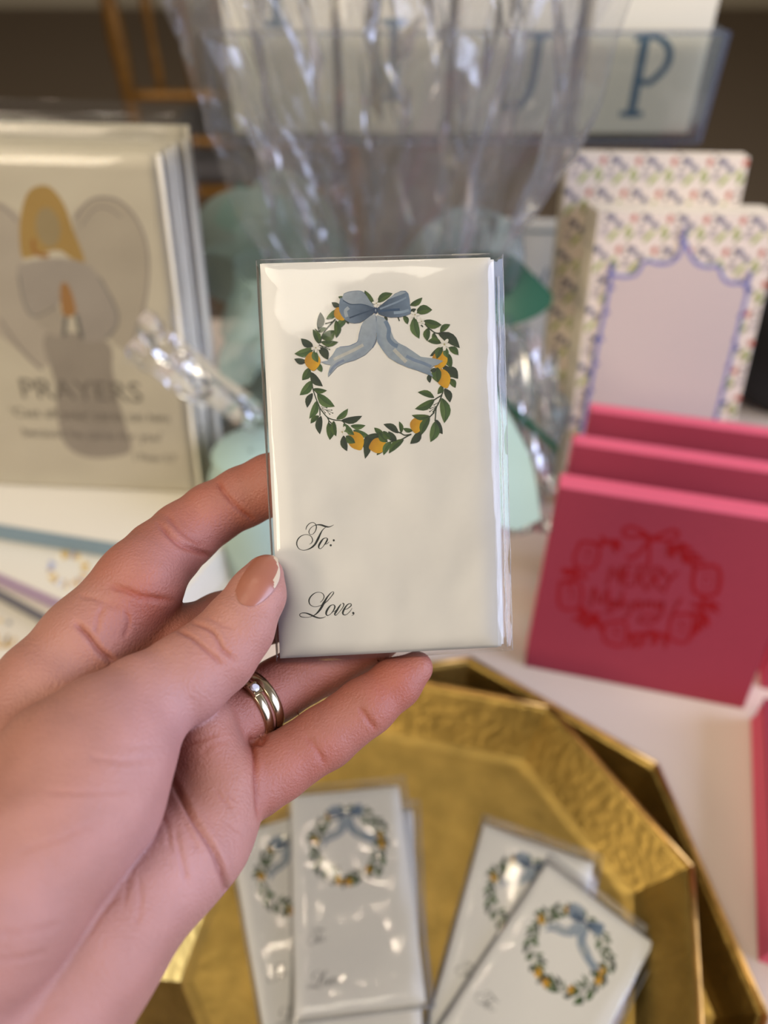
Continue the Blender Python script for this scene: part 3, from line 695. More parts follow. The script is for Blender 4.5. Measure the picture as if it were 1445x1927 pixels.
PRW, PRH = .142, .18
MP = frame(-.1064 - PRW * math.cos(R(-3.5)), .3256 - PRW * math.sin(R(-3.5)), TZ + .0605, R(-3.5), R(14))
def prayer_print(M):
    g = local_map(M); p = Print(lambda x, y: g(x / 2.4095, 160 + y / 2.4095), dz=5e-6, z0=4e-5)
    def clampf(f):
        def h(x, y):
            a, b_ = f(x, y); return (min(max(a, .001), PRW - .001), min(max(b_, .001), PRH - .001))
        return h
    p.f = clampf(p.f)
    wing = [(330, 620), (380, 540), (450, 505), (540, 520), (620, 600), (665, 730), (670, 880), (640, 1060), (590, 1200), (480, 1130), (400, 900)]
    p.poly(wing, 'd3c8b4', curve=True)
    wl = [(95, 620), (50, 560), (-40, 520), (-150, 560), (-220, 700), (-220, 900), (-120, 1050), (60, 1180), (190, 1290), (230, 1150), (120, 900)]
    p.poly(wl, 'd4c9b8', curve=True)
    p.stroke([(340, 610), (400, 530), (470, 510), (560, 540), (640, 650), (672, 800), (655, 1000), (590, 1190)], 'a69a94', w=9)
    p.stroke([(370, 640), (420, 570), (480, 555), (550, 600)], 'aa9e96', w=7)
    p.stroke([(0, 1060), (90, 1190), (190, 1290)], 'a3978f', w=9); p.stroke([(-40, 530), (20, 560), (80, 620)], 'a69a94', w=8)
    p.poly([(95, 760), (90, 620), (120, 500), (170, 458), (230, 465), (290, 540), (330, 650), (385, 800), (330, 790), (270, 750), (200, 760), (120, 785)], 'c8a45c', curve=True)
    p.disc(218, 645, 55, 92, 'b9a57a', R(-10), 20); p.stroke([(150, 700), (160, 760), (220, 775)], 'b98440', w=20)
    p.poly([(205, 1130), (480, 1160), (510, 1300), (535, 1420), (575, 1560), (590, 1660), (480, 1690), (370, 1680), (290, 1620), (260, 1500), (250, 1350)], 'b6ab9d', curve=True)
    p.poly([(100, 810), (250, 785), (380, 805), (450, 870), (520, 1000), (530, 1090), (490, 1150), (380, 1160), (350, 1060), (300, 960), (250, 1010), (160, 1050), (110, 990), (80, 860)], 'c2b8ac', curve=True)
    p.poly([(160, 1050), (250, 1000), (290, 1060), (290, 1130), (230, 1130)], 'cabfae', curve=True)
    p.poly([(275, 910), (312, 910), (345, 1030), (285, 1040)], 'bf8d52', curve=True)
    p.stroke([(300, 1050), (290, 1140)], '7b7974', w=18); p.stroke([(345, 1040), (372, 1150)], '7b7974', w=18)
    p.stroke([(85, 860), (110, 990), (160, 1050), (260, 1000)], '8f8a86', w=7); p.stroke([(450, 870), (525, 1010), (530, 1090), (480, 1150)], '8f8a88', w=8)
    return p
def text_obj(s_, parent, x, y, size, m, z, sx=1.0, name='printed_words', serif=False, align='LEFT'):
    cu = bpy.data.curves.new(name, 'FONT'); cu.body = s_; cu.size = size; cu.align_x = align
    to = bpy.data.objects.new(name, cu); link(to)
    dg = bpy.context.evaluated_depsgraph_get(); me = bpy.data.meshes.new_from_object(to.evaluated_get(dg))
    bpy.data.objects.remove(to); me.materials.clear(); me.materials.append(MATS[m])
    o = bpy.data.objects.new(name, me); link(o); o.parent = parent; o.matrix_local = Matrix.Translation((x, y, z)) @ Matrix.Diagonal((sx, 1, 1, 1))
    return o
mat('grey_ink', (138, 130, 118), .7)
PRP = prayer_print(MP)
gmap = local_map(MP)
plabels = ['front PRAYERS card pack with a golden-haired angel print', 'PRAYERS card pack second from the front, its top rim showing', 'middle PRAYERS card pack of the left pile, edges only', 'fourth PRAYERS card pack back in the left pile', 'rearmost PRAYERS card pack, sticking up highest']
for k in range(5):
    M = MP @ Matrix.Translation((.0022 * k * (1 if k % 2 else .7), .0015 * k + (.004 if k == 4 else 0), -.0072 * k))
    o = empty('prayer_card_pack', M, plabels[k], 'card pack', 'prayer card packs')
    b = MB(); b.box((0, .0006, -.0034), (PRW, PRH, 0), .0004); c = b.obj('card', 'prayer_card', o)
    if k == 0:
        PRP.obj('printed_angel', c)
        for s_, (u, v), (u2, v2), sz in (('PRAYERS', (40, 748), (268, 752), .0165), ("'Cast all your cares on him", (22, 783), (318, 786), .0078), ("because he cares for you'", (44, 820), (305, 826), .0078), ('1 Peter 5:7', (250, 866), (332, 869), .0068)):
            a = gmap(u, v); a2 = gmap(u2, v2)
            t_ = text_obj(s_, c, 0, 0, sz, 'grey_ink', .00035)
            wd = max(v_.co.x for v_ in t_.data.vertices); t_.matrix_local = Matrix.Translation((a[0], a[1], .00035)) @ Matrix.Diagonal(((a2[0] - a[0]) / wd, 1, 1, 1))
    b = MB(); b.box((.0015, .0012, -.0062), (PRW - .0015, PRH - .004, -.0035), .0004); b.obj('envelope_bundle', 'card_white', o)
    V = []; F = []; nx, nyy = 26, 34; rnd = random.Random(k)
    for j in range(nyy + 1):
        for i in range(nx + 1):
            x = -.001 + (PRW + .004) * i / nx; y = (PRH + .010) * j / nyy
            e = min(1, max(0, (PRW + .002 - x) / .003)) * min(1, max(0, (PRH + .006 - y) / .006))
            V.append((x, y, -.0035 + (.0042 + .0005 * noise.noise(Vector((x * 60, y * 60, k)))) * e))
    for j in range(nyy):
        for i in range(nx): q = j * (nx + 1) + i; F.append((q, q + 1, q + nx + 2, q + nx + 1))
    mesh_obj('clear_sleeve', V, F, 'sleeve_film', o, smooth=True)

# ================================================================= clear box with letter cards on a clear riser
BX0, BX1, BY, BZ0, BZ1, BD = -.1115, .2140, .55, TZ + .177, TZ + .2425, .055
bx = empty('acrylic_letter_box', Matrix.Translation(((BX0 + BX1) / 2, BY + BD / 2, BZ0)), 'clear acrylic box holding four stacks of blue-letter cards', 'display box')
hw = (BX1 - BX0) / 2; hh = BZ1 - BZ0; hd = BD / 2; e = .003
for nm, lo, hi in (('front_panel', (-hw, -hd, 0), (hw, -hd + e, hh)), ('back_panel', (-hw, hd - e, 0), (hw, hd, hh + .03)), ('bottom_panel', (-hw, -hd + e, 0), (hw, hd - e, e)),
                   ('side_panel', (-hw, -hd + e, e), (-hw + e, hd - e, hh)), ('side_panel', (hw - e, -hd + e, e), (hw, hd - e, hh))):
    b = MB(); b.box(lo, hi, .0004); b.obj(nm, 'acrylic', bx)
for lo, hi in (((-hw, -hd - .0003, hh - .0012), (hw, -hd + e, hh + .0006)), ((-hw, -hd - .0003, -.0008), (hw, -hd + e, .0012)), ((hw - .0004, -hd - .0004, 0), (hw + .0022, -hd + e, hh)), ((-hw - .0010, -hd - .0004, 0), (-hw + .0004, -hd + e, hh))):
    b = MB(); b.box(lo, hi); b.obj('polished_edge', 'acrylic_edge', bx)
rs = empty('acrylic_riser', Matrix.Translation(((BX0 + BX1) / 2, BY + BD / 2, TZ)), 'clear acrylic riser under the letter card box', 'riser')
for lo, hi in (((-hw + .01, -.02, .1725), (hw - .01, .025, .1765)), ((-hw + .012, -.02, 0), (-hw + .016, .025, .1725)), ((hw - .016, -.02, 0), (hw - .012, .025, .1725))):
    b = MB(); b.box(lo, hi, .0004); b.obj('riser_panel', 'acrylic', rs)
xs = [(-.102, -.0335), (-.0275, .0405), (.0475, .1215), (.1320, .2085)]
for k, (a, c_) in enumerate(xs):
    lab = ['first stack of letter cards at the box\'s left end, mostly behind cellophane', 'second stack of letter cards with a blue capital I', 'third stack of letter cards with a blue capital J', 'letter cards with a blue capital P at the box\'s right end'][k]
    M = frame(a, BY + .008, BZ0 + e + .0004, 0, R(4))
    o = empty('letter_card_stack', M, lab, 'letter cards', 'letter cards in the clear box')
    W_ = c_ - a
    for q in range(6):
        b = MB(); b.box((0 + .0004 * (q % 2), 0, -.0046 * (q + 1) + .0006), (W_, .118, -.0046 * q), .0003); c = b.obj('card', 'letter_card', o)
        if q == 0:
            p = Print(lambda x, y: (x, y), z0=4e-5, dz=5e-6); cc = '4d6878'; wx = W_ * (.66 if k == 2 else .5)
            yb = [.064, .022, .015, .012][k]; H_ = .043
            if k in (0, 1):
                p.stroke([(wx, yb), (wx, yb + H_)], cc, w=.0058)
                for yy in (yb, yb + H_): p.stroke([(wx - .008, yy, .003), (wx, yy, .0045), (wx + .008, yy, .003)], cc)
            elif k == 2:
                p.stroke([(wx + .003, yb + H_, .0062), (wx + .002, yb + .02, .0055), (wx - .002, yb + .006, .005), (wx - .011, yb - .001, .004), (wx - .017, yb + .006, .005)], cc)
                p.stroke([(wx - .006, yb + H_, .003), (wx + .003, yb + H_, .0045), (wx + .011, yb + H_, .003)], cc)
            else:
                x_ = wx - .003; H2 = H_ + .002
                p.stroke([(x_, yb), (x_, yb + H2)], cc, w=.0058); p.stroke([(x_ - .008, yb, .003), (x_, yb, .0045), (x_ + .008, yb, .003)], cc)
                p.stroke([(x_ - .007, yb + H2 - .001, .003), (x_ + .006, yb + H2, .0035), (x_ + .016, yb + H2 - .006, .0045), (x_ + .017, yb + H2 - .016, .005), (x_ + .008, yb + H2 - .026, .004), (x_, yb + H2 - .024, .003)], cc)
            q_ = p.obj('printed_letter', c)

# ================================================================= dark bag behind at the right
db = empty('black_bag', Matrix.Translation((.335, .50, TZ)), 'dark black bag on the table behind the notepads at right', 'bag')
b = MB()
for (x, y, z, r) in ((0, 0, .035, .045),):
    pass
bm = bmesh.new(); bmesh.ops.create_icosphere(bm, subdivisions=4, radius=1)
for v_ in bm.verts:
    n_ = noise.noise(v_.co * 2.2) * .12
    v_.co = Vector((v_.co.x * .075 * (1 + n_), v_.co.y * .05 * (1 + n_), .045 + max(-.045, v_.co.z * .055 * (1 + n_))))
me = bpy.data.meshes.new('bag_body'); bm.to_mesh(me); bm.free(); me.materials.append(MATS['black_cloth'])
for f_ in me.polygons: f_.use_smooth = True
o = link(bpy.data.objects.new('bag_body', me)); o.parent = db
b = MB(); b.tube([(-.03 + .06 * i / 12, 0, .085 + .03 * math.sin(math.pi * i / 12)) for i in range(13)], .004, 8); b.obj('handle', 'black_cloth', db, smooth=True)

# ================================================================= wrapped gift: mint box, cellophane, ribbon bow
gb = empty('gift_box', Matrix.Translation((-.015, .405, TZ)), 'pale mint gift box inside the cellophane behind the held tags', 'gift box')
b = MB(); b.box((-.075, -.050, .0), (.085, .050, .05), .006); b.obj('box_body', 'mint', gb, smooth=False)
b = MB(); b.box((-.078, -.053, .05), (.088, .053, .064), .005); b.obj('lid', 'mint', gb)
cn = empty('mint_jar', Matrix.Translation((-.072, .317, TZ)), 'rounded pale mint jar in front of the gift box, beside the held tags', 'jar')
def lathe(prof, n=32):
    V = []; F = []
    for r_, z_ in prof: V += [(r_ * math.cos(2 * math.pi * k / n), r_ * math.sin(2 * math.pi * k / n), z_) for k in range(n)]
    for i in range(len(prof) - 1): F += [(i * n + k, i * n + (k + 1) % n, (i + 1) * n + (k + 1) % n, (i + 1) * n + k) for k in range(n)]
    return V, F
V, F = lathe([(.001, 0), (.024, 0), (.027, .004), (.027, .075), (.025, .083), (.020, .087), (.001, .087)])
mesh_obj('jar_body', V, F, 'mint', cn, smooth=True)
V, F = lathe([(.0205, .087), (.0215, .089), (.0215, .098), (.0195, .1), (.001, .1)]); mesh_obj('lid', V, F, 'mint', cn, smooth=True)

wrap = empty('cellophane_bouquet_wrap', Matrix.Translation((0, .41, TZ)), 'clear cellophane gift wrap gathered with mint and green ribbon, behind the held tags', 'gift wrap')
wi = wrap.matrix_world.inverted()
def fan(name, x0, y0, z0, z1, r0, rx, ry, seed, nt=64, ns=14, lean=0.0, power=.8):
    rnd = random.Random(seed); V = []; F = []
    ph = [rnd.uniform(0, 6.28) for _ in range(4)]
    for j in range(ns + 1):
        s_ = j / ns
        for i in range(nt):
            th = 2 * math.pi * i / nt
            rr = s_ ** power
            fold = .14 * math.sin(7 * th + ph[0] + 2 * s_) + .07 * math.sin(13 * th + ph[1] - 3 * s_)
            fold += .22 * noise.noise(Vector((math.cos(th) * 4, math.sin(th) * 4, s_ * 3 + seed)))
            k = r0 / max(rx, 1e-6) * (1 + fold * 1.5) + rr * (1 + fold * (.5 + .5 * s_))
            top = 1 + (.16 * noise.noise(Vector((math.cos(th) * 3, math.sin(th) * 3, seed * 2.0))) + .06 * (i % 2)) * s_
            jx = noise.noise(Vector((th * 6, s_ * 9, seed + 4))) * .006; jy = noise.noise(Vector((th * 7, s_ * 8, seed + 9))) * .006
            V.append((x0 + rx * k * math.cos(th) + jx, y0 + ry * k * math.sin(th) + lean * s_ + jy, z0 + (z1 - z0) * s_ * top))
    for j in range(ns):
        for i in range(nt):
            a, b2 = j * nt + i, j * nt + (i + 1) % nt
            F.append((a, b2, b2 + nt)); F.append((a, b2 + nt, a + nt))
    return mesh_obj(name, V, F, 'fan_film', wrap)
fan('cellophane_fan', 0.006, -.01, .108,   .335, .008, .088, .045, 5, lean=-.01, power=.34)
fan('cellophane_fan', 0.008, 0, .108, .30, .008, .062, .030, 8, nt=48, ns=12, power=.4)
# body of the wrap
V = []; F = []; nt, ns = 96, 22
for j in range(ns + 1):
    s_ = j / ns; rr = math.sin(min(1, s_ * 1.0) * math.pi * .5 + .0) if False else 1 - max(0, (s_ - .66) / .34) ** 1.3 * .88
    for i in range(nt):
        th = 2 * math.pi * i / nt; c_, q_ = math.cos(th), math.sin(th)
        sq = (abs(c_) ** 4 + abs(q_) ** 4) ** -.25
        n_ = .10 * noise.noise(Vector((c_ * 4, q_ * 4, s_ * 5))) + .04 * noise.noise(Vector((c_ * 14, q_ * 14, s_ * 14)))
        V.append((.004 + .108 * rr * sq * c_ * (1 + n_), .0 + .062 * rr * sq * q_ * (1 + n_), .002 + .112 * s_))
for j in range(ns):
    for i in range(nt):
        a, b2 = j * nt + i, j * nt + (i + 1) % nt
        F.append((a, b2, b2 + nt)); F.append((a, b2 + nt, a + nt))
mesh_obj('cellophane_body', V, F, 'bag_film', wrap)
def sheet(name, quad_, m, nu=16, nv=10, amp=.004, seed=0, fold=0):
    """crumpled sheet between four (u, v, Z) corners"""
    c = [wi @ P(*q) for q in quad_]; V = []; F = []
    nrm = (c[1] - c[0]).cross(c[3] - c[0]).normalized()
    for j in range(nv + 1):
        for i in range(nu + 1):
            a, b2 = i / nu, j / nv
            p_ = c[0].lerp(c[1], a).lerp(c[3].lerp(c[2], a), b2)
            h_ = amp * (noise.noise(Vector((a * 3.0, b2 * 5, seed))) * 1.6 + .5 * noise.noise(Vector((a * 8, b2 * 12, seed + 5)))) + fold * math.sin(b2 * math.pi * 3 + a)
            V.append(tuple(p_ + nrm * h_))
    for j in range(nv):
        for i in range(nu):
            q = j * (nu + 1) + i; F.append((q, q + 1, q + nu + 2)); F.append((q, q + nu + 2, q + nu + 1))
    return mesh_obj(name, V, F, m, wrap)
sheet('cellophane_corner', [(272, 578, .372), (500, 770, .41), (470, 820, .40), (232, 680, .365)], 'bag_film', amp=.008, seed=2, fold=.004)
sheet('cellophane_corner', [(950, 590, .43), (1052, 660, .42), (1045, 1000, .40), (950, 1010, .40)], 'bag_film', amp=.009, seed=6, fold=.003)
# ribbons: closed loops and tails given by a centre line and a width direction
def ribbon(name, pts, wv, m, taper=None, label=None):
    """pts: (u, v, Z) centre line, wv: width vector in metres (camera x, y) per point or one"""
    C3 = CAM.to_3x3(); sp = spline([tuple(wi @ P(*q)) for q in pts], 8); n = len(sp); V = []
    for i, p_ in enumerate(sp):
        t_ = i / (n - 1); k = 1 if taper is None else taper(t_)
        tg = Vector(sp[min(i + 1, n - 1)] - sp[max(i - 1, 0)]).normalized()
        wd = C3 @ Vector((wv[0], wv[1], wv[2] if len(wv) > 2 else 0)); wd = (wd - tg * wd.dot(tg)) * k
        c_ = Vector(p_)
        for q in (-.5, -.25, 0, .25, .5): V.append(tuple(c_ + wd * q + Vector((0, .0015, .0015)) * math.cos(q * 6 + i * .3)))
    F = [(i * 5 + k, i * 5 + k + 1, i * 5 + k + 6, i * 5 + k + 5) for i in range(n - 1) for k in range(4)]
    o = mesh_obj(name, V, F, m, wrap, smooth=True)
    if label: o['label'] = label
    return o
pinch = lambda t: .25 + .75 * math.sin(math.pi * min(1, max(0, t))) ** .6
tail = lambda t: .3 + .7 * min(1, t * 2.5)
ribbon('bow_loop', [(640, 480, .47), (540, 430, .46), (430, 425, .455), (385, 470, .46), (440, 520, .475), (560, 520, .48), (640, 490, .475)], (.004, .040, .01), 'mint_sheer', pinch)
ribbon('bow_loop', [(640, 500, .46), (560, 540, .44), (480, 580, .43), (440, 570, .435), (450, 530, .45), (540, 500, .465), (640, 495, .47)], (.01, .036, .0), 'mint_sheer', pinch)
ribbon('bow_loop', [(650, 480, .46), (580, 400, .47), (500, 370, .48), (470, 420, .485), (540, 470, .48), (650, 490, .47)], (.01, .034, .0), 'mint_sheer', pinch)
ribbon('bow_loop', [(640, 500, .45), (560, 600, .43), (490, 690, .42), (470, 640, .43), (530, 560, .45), (640, 505, .46)], (.034, .012, .0), 'mint_sheer', pinch)
ribbon('bow_loop', [(760, 490, .46), (850, 440, .46), (950, 470, .46), (960, 540, .465), (860, 540, .47), (760, 500, .47)], (.004, .034, .0), 'mint_sheer', pinch)
ribbon('bow_tail', [(660, 480, .49), (560, 440, .49), (470, 400, .49), (425, 375, .495)], (.010, .030), 'green_satin', tail, 'dark green ribbon tail')
ribbon('bow_tail', [(760, 500, .445), (860, 520, .44), (950, 545, .43), (1040, 560, .43)], (.006, .034), 'green_satin', lambda t: .3 + .8 * min(1, t * 1.6) if t < .72 else 1.1 - (t - .72) * 3.4, 'dark green ribbon tail')
ribbon('bow_tail', [(760, 520, .43), (850, 620, .41), (930, 730, .40), (1000, 800, .395), (1050, 850, .39)], (.030, -.034), 'green_satin', lambda t: .3 + .7 * min(1, t * 1.4) if t < .75 else 1.0 - (t - .75) * 3.6, 'dark green ribbon tail')
ribbon('bow_tail', [(730, 520, .43), (800, 640, .41), (900, 760, .395), (955, 860, .385), (975, 990, .38)], (.022, .004), 'mint', tail, 'pale mint ribbon tail')
V, F = lathe([(.001, -.012), (.011, -.010), (.014, 0), (.011, .010), (.001, .012)], 20)
o = mesh_obj('bow_knot', V, F, 'mint', wrap, Matrix.Translation((0.004, -.012, .112)), smooth=True)
# white card pack leaning behind the wrap
Mw = frame(.060, .475, TZ, R(-3), R(10))
o = empty('white_card_pack', Mw, 'white card pack with faint blue script standing behind the green ribbon', 'card pack')
b = MB(); b.box((0, 0, -.006), (.10, .148, 0), .0006); c = b.obj('card', 'card_white', o)
b = MB(); b.box((.0, .140, .0), (.10, .1415, .0006)); b.obj('blue_line', 'blue_band', o)
p = Print(local_map(Mw), z0=4e-5, dz=5e-6)
p.stroke([(995, 512), (1000, 535), (1010, 520), (1018, 538), (1030, 505)], '6d86a0', w=5); p.stroke([(1000, 545), (1015, 550), (1035, 540)], '6d86a0', w=3)
p.obj('printed_script', c)

# ================================================================= the hand
def PC(u, v, Z): return np.array([(u - CX) * Z / FPX, -(v - CY) * Z / FPX, -Z])
def chain(pts, sub=0):
    out = []
    c = [(PC(u, v, Z / 1000.), r * Z / 1000. / FPX) for u, v, Z, r in pts]
    for a, b_ in zip(c[:-1], c[1:]): out.append((a[0], b_[0], a[1], b_[1]))
    return out
PALM = [chain([(262, 1095, 170, 74), (165, 1210, 164, 86), (90, 1300, 159, 94), (-85, 1560, 145, 130), (-330, 1960, 128, 190)]),
        chain([(335, 1225, 177, 76), (210, 1370, 168, 95), (20, 1600, 150, 120), (-330, 1980, 128, 190)]),
        chain([(395, 1365, 175, 74), (280, 1520, 166, 95), (100, 1690, 150, 115), (-250, 2050, 128, 190)]),
        chain([(380, 1365, 164, 52), (413, 1480, 162, 66), (414, 1528, 161, 66), (378, 1580, 156, 76)]),
        chain([(378, 1580, 156, 76), (318, 1632, 150, 98), (165, 1785, 138, 136), (-60, 2060, 124, 215), (-450, 2400, 112, 230)])]
THUMB = [chain([(498, 1083, 1700 / 10, 37), (483, 1122, 168, 52), (450, 1180, 165, 65), (405, 1234, 162, 74), (350, 1276, 158, 82), (270, 1324, 153, 90), (200, 1376, 148, 106), (130, 1435, 143, 128)]),
         chain([(200, 1440, 142, 118), (160, 1500, 139, 138), (75, 1590, 132, 148), (-30, 1715, 125, 168), (-250, 1930, 116, 220), (-560, 2280, 108, 240)])]
INDEX = chain([(262, 1095, 170, 74), (305, 1045, 177, 68), (350, 1003, 183, 61), (400, 966, 185.5, 57), (455, 936, 187, 56), (510, 913, 186.5, 57), (580, 890, 186, 50), (640, 880, 185, 38)])
MIDDLE = chain([(335, 1225, 177, 76), (417, 1176, 187, 60), (500, 1152, 191, 58), (590, 1110, 190, 52), (650, 1080, 188, 40)])
RINGF = chain([(395, 1375, 173, 70), (450, 1345, 176, 60), (480, 1326, 179, 58), (520, 1299, 184, 58), (610, 1248, 190, 56), (690, 1205, 191, 50), (750, 1180, 188, 38)])
PINKY = chain([(430, 1505, 165, 64), (480, 1474, 168, 62), (520, 1447, 171, 61), (610, 1389, 176.5, 59), (690, 1329, 180, 54), (745, 1286, 182.5, 46), (783, 1257, 183.5, 32)])
def rcone(p, c):
    a, b_, r1, r2 = c; ba = b_ - a; l2 = float(ba @ ba); rr = r1 - r2; a2 = l2 - rr * rr; il2 = 1 / l2
    pa = p - a; y = pa @ ba; z = y - l2
    x2 = np.sum((pa * l2 - y[:, None] * ba) ** 2, 1); y2 = y * y * l2; z2 = z * z * l2
    k = np.sign(rr) * rr * rr * x2
    d = (np.sqrt(np.maximum(x2 * a2 * il2, 0)) + y * rr) * il2 - r1
    m1 = np.sign(z) * a2 * z2 > k; d = np.where(m1, np.sqrt(x2 + z2) * il2 - r2, d)
    m2 = (~m1) & (np.sign(y) * a2 * y2 < k); return np.where(m2, np.sqrt(x2 + y2) * il2 - r1, d)
def smin(a, b_, k):
    h = np.maximum(k - np.abs(a - b_), 0) / k; return np.minimum(a, b_) - h * h * k * .25
def cdist(p, ch_, k=.0015):
    d = None
    for c in ch_:
        q = rcone(p, c); d = q if d is None else smin(d, q, k)
    return d
def sdf(p):
    pal = None
    for ch_ in PALM:
        q = cdist(p, ch_, .003); pal = q if pal is None else smin(pal, q, .007)
    u = None
    for f_, k in ((INDEX, .004), (MIDDLE, .004), (RINGF, .003), (PINKY, .0025)):
        q = smin(pal, cdist(p, f_), k); u = q if u is None else smin(u, q, .0006)
    t_ = smin(cdist(p, THUMB[0], .002), cdist(p, THUMB[1], .004), .008)
    # web of skin joins smoothly only towards the wrist side
    px = CX + FPX * p[:, 0] / -p[:, 2]
    kk = .0010 + .008 * np.clip((110 - px) / 200, 0, 1)
    h = np.maximum(kk - np.abs(u - t_), 0) / kk
    return np.minimum(u, t_) - h * h * kk * .25
def build_hand():
    hs = .00092
    lo = np.array([-.150, -.135, -.205]); hi = np.array([.022, .022, -.080]); n = np.ceil((hi - lo) / hs).astype(int)
    g = [lo[i] + hs * np.arange(n[i]) for i in range(3)]
    D_ = np.empty(n, np.float32)
    BS = 8; nb = np.ceil(n / BS).astype(int); bi = np.argwhere(np.ones(nb, bool)); bc = lo + hs * (bi * BS + (BS - 1) / 2)
    bd = sdf(bc); near = np.abs(bd) < hs * BS * .9 + .003; D_[:] = 1
    BD = bd.reshape(nb); D_[:] = np.repeat(np.repeat(np.repeat(BD, BS, 0), BS, 1), BS, 2)[:n[0], :n[1], :n[2]]
    k_ = np.stack(np.meshgrid(*[np.arange(BS)] * 3, indexing='ij'), -1).reshape(-1, 3); nb_ = bi[near]
    for i in range(0, len(nb_), 400):
        I = (nb_[i:i + 400, None, :] * BS + k_[None]).reshape(-1, 3); I = I[(I < n).all(1)]
        D_[tuple(I.T)] = sdf(lo + hs * I)
    # close at the boundary of the grid
    D_[0] = D_[-1] = 1; D_[:, 0] = D_[:, -1] = 1; D_[:, :, 0] = D_[:, :, -1] = 1
    S = D_ < 0
    cs = [S[a:a + n[0] - 1 or None, b_:b_ + n[1] - 1 or None, c:c + n[2] - 1 or None][:n[0] - 1, :n[1] - 1, :n[2] - 1] for a in (0, 1) for b_ in (0, 1) for c in (0, 1)]
    cnt = sum(c.astype(np.int8) for c in cs); act = (cnt > 0) & (cnt < 8)
    idx = -np.ones(act.shape, np.int64); cells = np.argwhere(act); idx[act] = np.arange(len(cells))
    acc = np.zeros((len(cells), 3)); num = np.zeros(len(cells)); corner = [np.array((a, b_, c)) for a in (0, 1) for b_ in (0, 1) for c in (0, 1)]
    for i in range(8):
        for j in range(i + 1, 8):
            if np.abs(corner[i] - corner[j]).sum() != 1: continue
            A = cells + corner[i]; B = cells + corner[j]
            da = D_[tuple(A.T)]; db_ = D_[tuple(B.T)]; m = (da < 0) != (db_ < 0); t_ = np.clip(da / (da - db_ + 1e-12), .02, .98)
            q = A + (B - A) * t_[:, None]; acc[m] += q[m]; num[m] += 1
    V = lo + hs * acc / num[:, None]
    Fs = []
    for ax in range(3):
        a1, a2 = (ax + 1) % 3, (ax + 2) % 3
        sl0 = [slice(1, n[k] - 1) for k in range(3)]; sl1 = list(sl0); sl0[ax] = slice(0, n[ax] - 1); sl1[ax] = slice(1, n[ax])
        s0 = S[tuple(sl0)]; s1 = S[tuple(sl1)]; e_ = np.argwhere(s0 != s1); ins = s0[tuple(e_.T)]
        off = np.array([0 if k == ax else 1 for k in range(3)]); e_ = e_ + off
        d1 = np.zeros(3, int); d1[a1] = 1; d2 = np.zeros(3, int); d2[a2] = 1
        q = [idx[tuple((e_ - d1 - d2).T)], idx[tuple((e_ - d2).T)], idx[tuple(e_.T)], idx[tuple((e_ - d1).T)]]
        q = np.stack(q, 1); q[~ins] = q[~ins][:, ::-1]; Fs.append(q)
    F = np.concatenate(Fs); F = F[(F >= 0).all(1)]
    # one linear subdivision
    nv = len(V); ed = np.sort(np.concatenate([F[:, [0, 1]], F[:, [1, 2]], F[:, [2, 3]], F[:, [3, 0]]]), 1)
    key = ed[:, 0] * nv + ed[:, 1]; uk, inv = np.unique(key, return_inverse=True)
    em = (V[uk // nv] + V[uk % nv]) / 2; fm = V[F].mean(1); m = len(F); ei = nv + inv.reshape(4, m); fi = nv + len(uk) + np.arange(m)
    V = np.concatenate([V, em, fm])
    F = np.concatenate([np.stack([F[:, k], ei[k], fi, ei[k - 1]], 1) for k in range(4)])
    def grad(p, e_=2e-4):
        return np.stack([sdf(p + np.eye(3)[k] * e_) - sdf(p - np.eye(3)[k] * e_) for k in range(3)], 1) / (2 * e_)
    G = grad(V, 4e-4); G /= np.linalg.norm(G, axis=1)[:, None] + 1e-9; G[~np.isfinite(G).all(1)] = 0
    for _ in range(2):
        d = sdf(V); d[~np.isfinite(d)] = 0; V = V - np.clip(d, -.0006, .0006)[:, None] * G
    # creases and folds, where the skin is seen to fold
    uv = np.stack([CX + FPX * V[:, 0] / -V[:, 2], CY - FPX * V[:, 1] / -V[:, 2]], 1); Zd = -V[:, 2]
    facing = np.clip(-np.sum(G * V, 1) / np.linalg.norm(V, axis=1), 0, 1)
